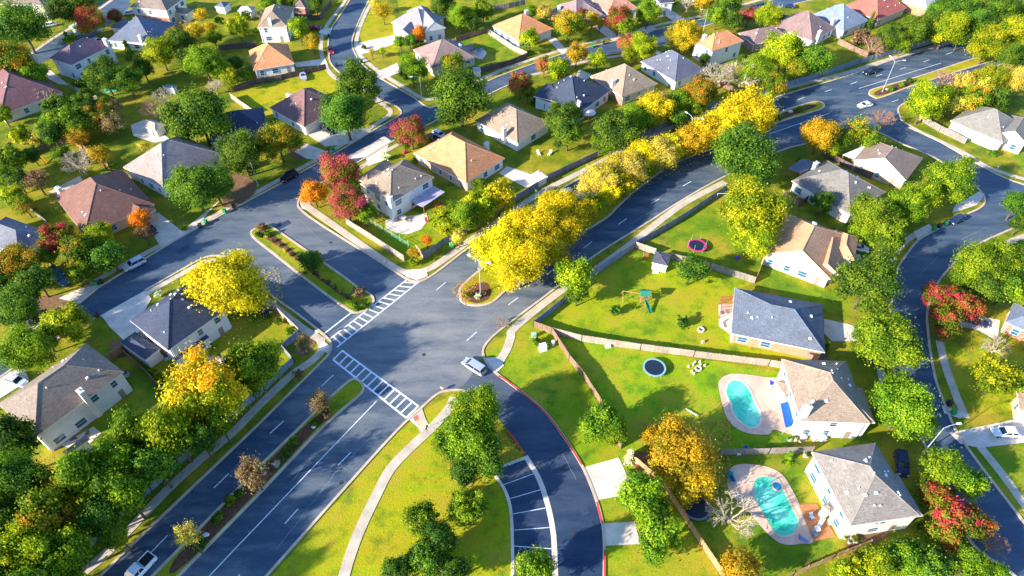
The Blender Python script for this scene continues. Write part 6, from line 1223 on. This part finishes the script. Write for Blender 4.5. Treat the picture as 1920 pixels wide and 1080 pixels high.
# satellite dishes, solar lights, signs
def sign(px, py, c, label, z=2.3, name="street_sign"):
    p = P(px, py, 0); o = empty(name, p, R(-20), label, "sign", "street signs"); m = MB(); m.tube((0, 0, 0), (0, 0, z), .04); m.build("pole", metal, o, world=False)
    m = MB(); n = 8; m2 = [(.38 * math.cos(k * math.pi / 4 + math.pi / 8), .38 * math.sin(k * math.pi / 4 + math.pi / 8)) for k in range(n)]
    m.v = [(x, -.05, z - .2 + y) for x, y in m2] + [(x, -.02, z - .2 + y) for x, y in m2]; m.f = [tuple(range(n)), tuple(range(2 * n - 1, n - 1, -1))] + [(k, n + k, n + (k + 1) % n, (k + 1) % n) for k in range(n)]; m.m = [0] * len(m.f)
    m.build("sign_plate", flat("sign_paint", c, var=.02), o, world=False)
sign(577, 389, (.7, .02, .04), "red octagonal stop sign on the corner by the flame-orange bush"); sign(598, 634, (.75, .78, .8), "small pale sign at the left crosswalk corner"); sign(793, 806, (.7, .65, .05), "yellow sign post at the lower crosswalk corner")
sign(829, 732, (.5, .35, .3), "short brown marker post at the curved drive's island tip", 1.0)
def hydrant(px, py, label, c=(.7, .7, .72)):
    p = P(px, py, .05); o = empty("fire_hydrant", p, 0, label, "fire hydrant", "fire hydrants"); m = MB(); m.tube((0, 0, 0), (0, 0, .6), .12, .11, 8); m.tube((0, 0, .6), (0, 0, .75), .14, .05, 8); m.build("barrel", flat("hydrant", c), o, world=False)
    m = MB(); m.tube((-.22, 0, .45), (.22, 0, .45), .07); m.build("nozzle", flat("hydrant", c), o, world=False)
hydrant(721, 493, "white hydrant on the narrow grass strip beside the side street"); hydrant(559, 604, "pale green hydrant on the verge left of the crosswalk", (.4, .65, .55)); hydrant(1870, 316, "blue-green hydrant at the upper right street's kerb", (.2, .5, .5)); hydrant(1005, 360, "pale hydrant beside the path below the white pool shed", (.6, .75, .7)); hydrant(719, 187, "white hydrant near the T-junction under the round oaks")
def box_ball():
    p = P(1296, 775, 0); o = empty("garden_seesaw", p, R(-40), "pale blue seesaw frame lying on the lawn between the two pools", "seesaw"); m = MB(); m.box((0, 0, .35), (2.4, .18, .08)); m.build("plank", flat("seesaw", (.55, .75, .75)), o, world=False)
    m = MB(); m.tube((-.2, 0, 0), (0, 0, .32), .04); m.tube((.2, 0, 0), (0, 0, .32), .04); m.build("stand", metal, o, world=False)
    for s_ in (-1, 1): m = MB(); m.tube((s_ * .95, 0, .39), (s_ * .95, 0, .62), .025); m.tube((s_ * .95, -.2, .6), (s_ * .95, .2, .6), .025); m.build("handle", metal, o, world=False)
box_ball()
def goal(px, py, label):
    p = P(px, py, 0); o = empty("soccer_goal", p, 0, label, "goal"); m = MB(); m.path([Vector((-1.5, 0, 0)), Vector((-1.5, 0, 1.5)), Vector((1.5, 0, 1.5)), Vector((1.5, 0, 0))], .05); m.path([Vector((-1.5, 0, 1.5)), Vector((-1.5, 1, 0)), Vector((1.5, 1, 0)), Vector((1.5, 0, 1.5))], .03); m.build("frame", flat("goal_white", (.8, .8, .8)), o, world=False)
goal(1355, 372, "white goal frame near the screen wall, under the very large gold-green tree")
def firewood():
    p = P(1211, 482, 0); o = empty("log_box", p, 0, "orange-brown crate beside the cream shed in the yard corner", "crate"); m = MB()
    for k in range(4): m.box((0, 0, .12 + k * .2), (1.1, 1.0, .16))
    m.build("boards", woodf("crate_wood", (.5, .18, .07)), o, world=False)
firewood()
def patioheap(px, py, label, cols, n=7, spread=1.0):
    for k in range(n):
        p = P(px + random.uniform(-1, 1) * spread * 10, py + random.uniform(-1, 1) * spread * 4, .05); c = cols[k % len(cols)]
        o = empty("plant_pot", p, random.uniform(0, 3), label, "plant pot", "plant pots"); m = MB(); m.tube((0, 0, 0), (0, 0, .42), .2, .3, 9); m.build("pot", flat("pot_glaze", c), o, world=False)
        child("plant", CR_SM[k % 3], LM[('g', 'G', 'W', 'R')[k % 4]], o, (0, 0, .62), (.38, .38, .38))
patioheap(1490, 826, "potted plant among the clutter beneath the upper pool house's lower wall", [(.6,.6,.6), (.05,.35,.35), (.6,.3,.2)], 7, 1.4)
patioheap(1592, 1013, "potted plant in the cluster below the lower pool house", [(.7,.7,.72), (.5,.5,.55)], 9, 1.6); patioheap(1510, 856, "potted plant at the lower pool house's upper left corner", [(.7,.7,.7)], 4, .6)
patioheap(885, 312, "potted plant along the orange-roofed brick house's patio", [(.6,.35,.2), (.05,.15,.5)], 5, .9)
for x, y in ((1290, 418),(1335,405),(1225,443)): pass
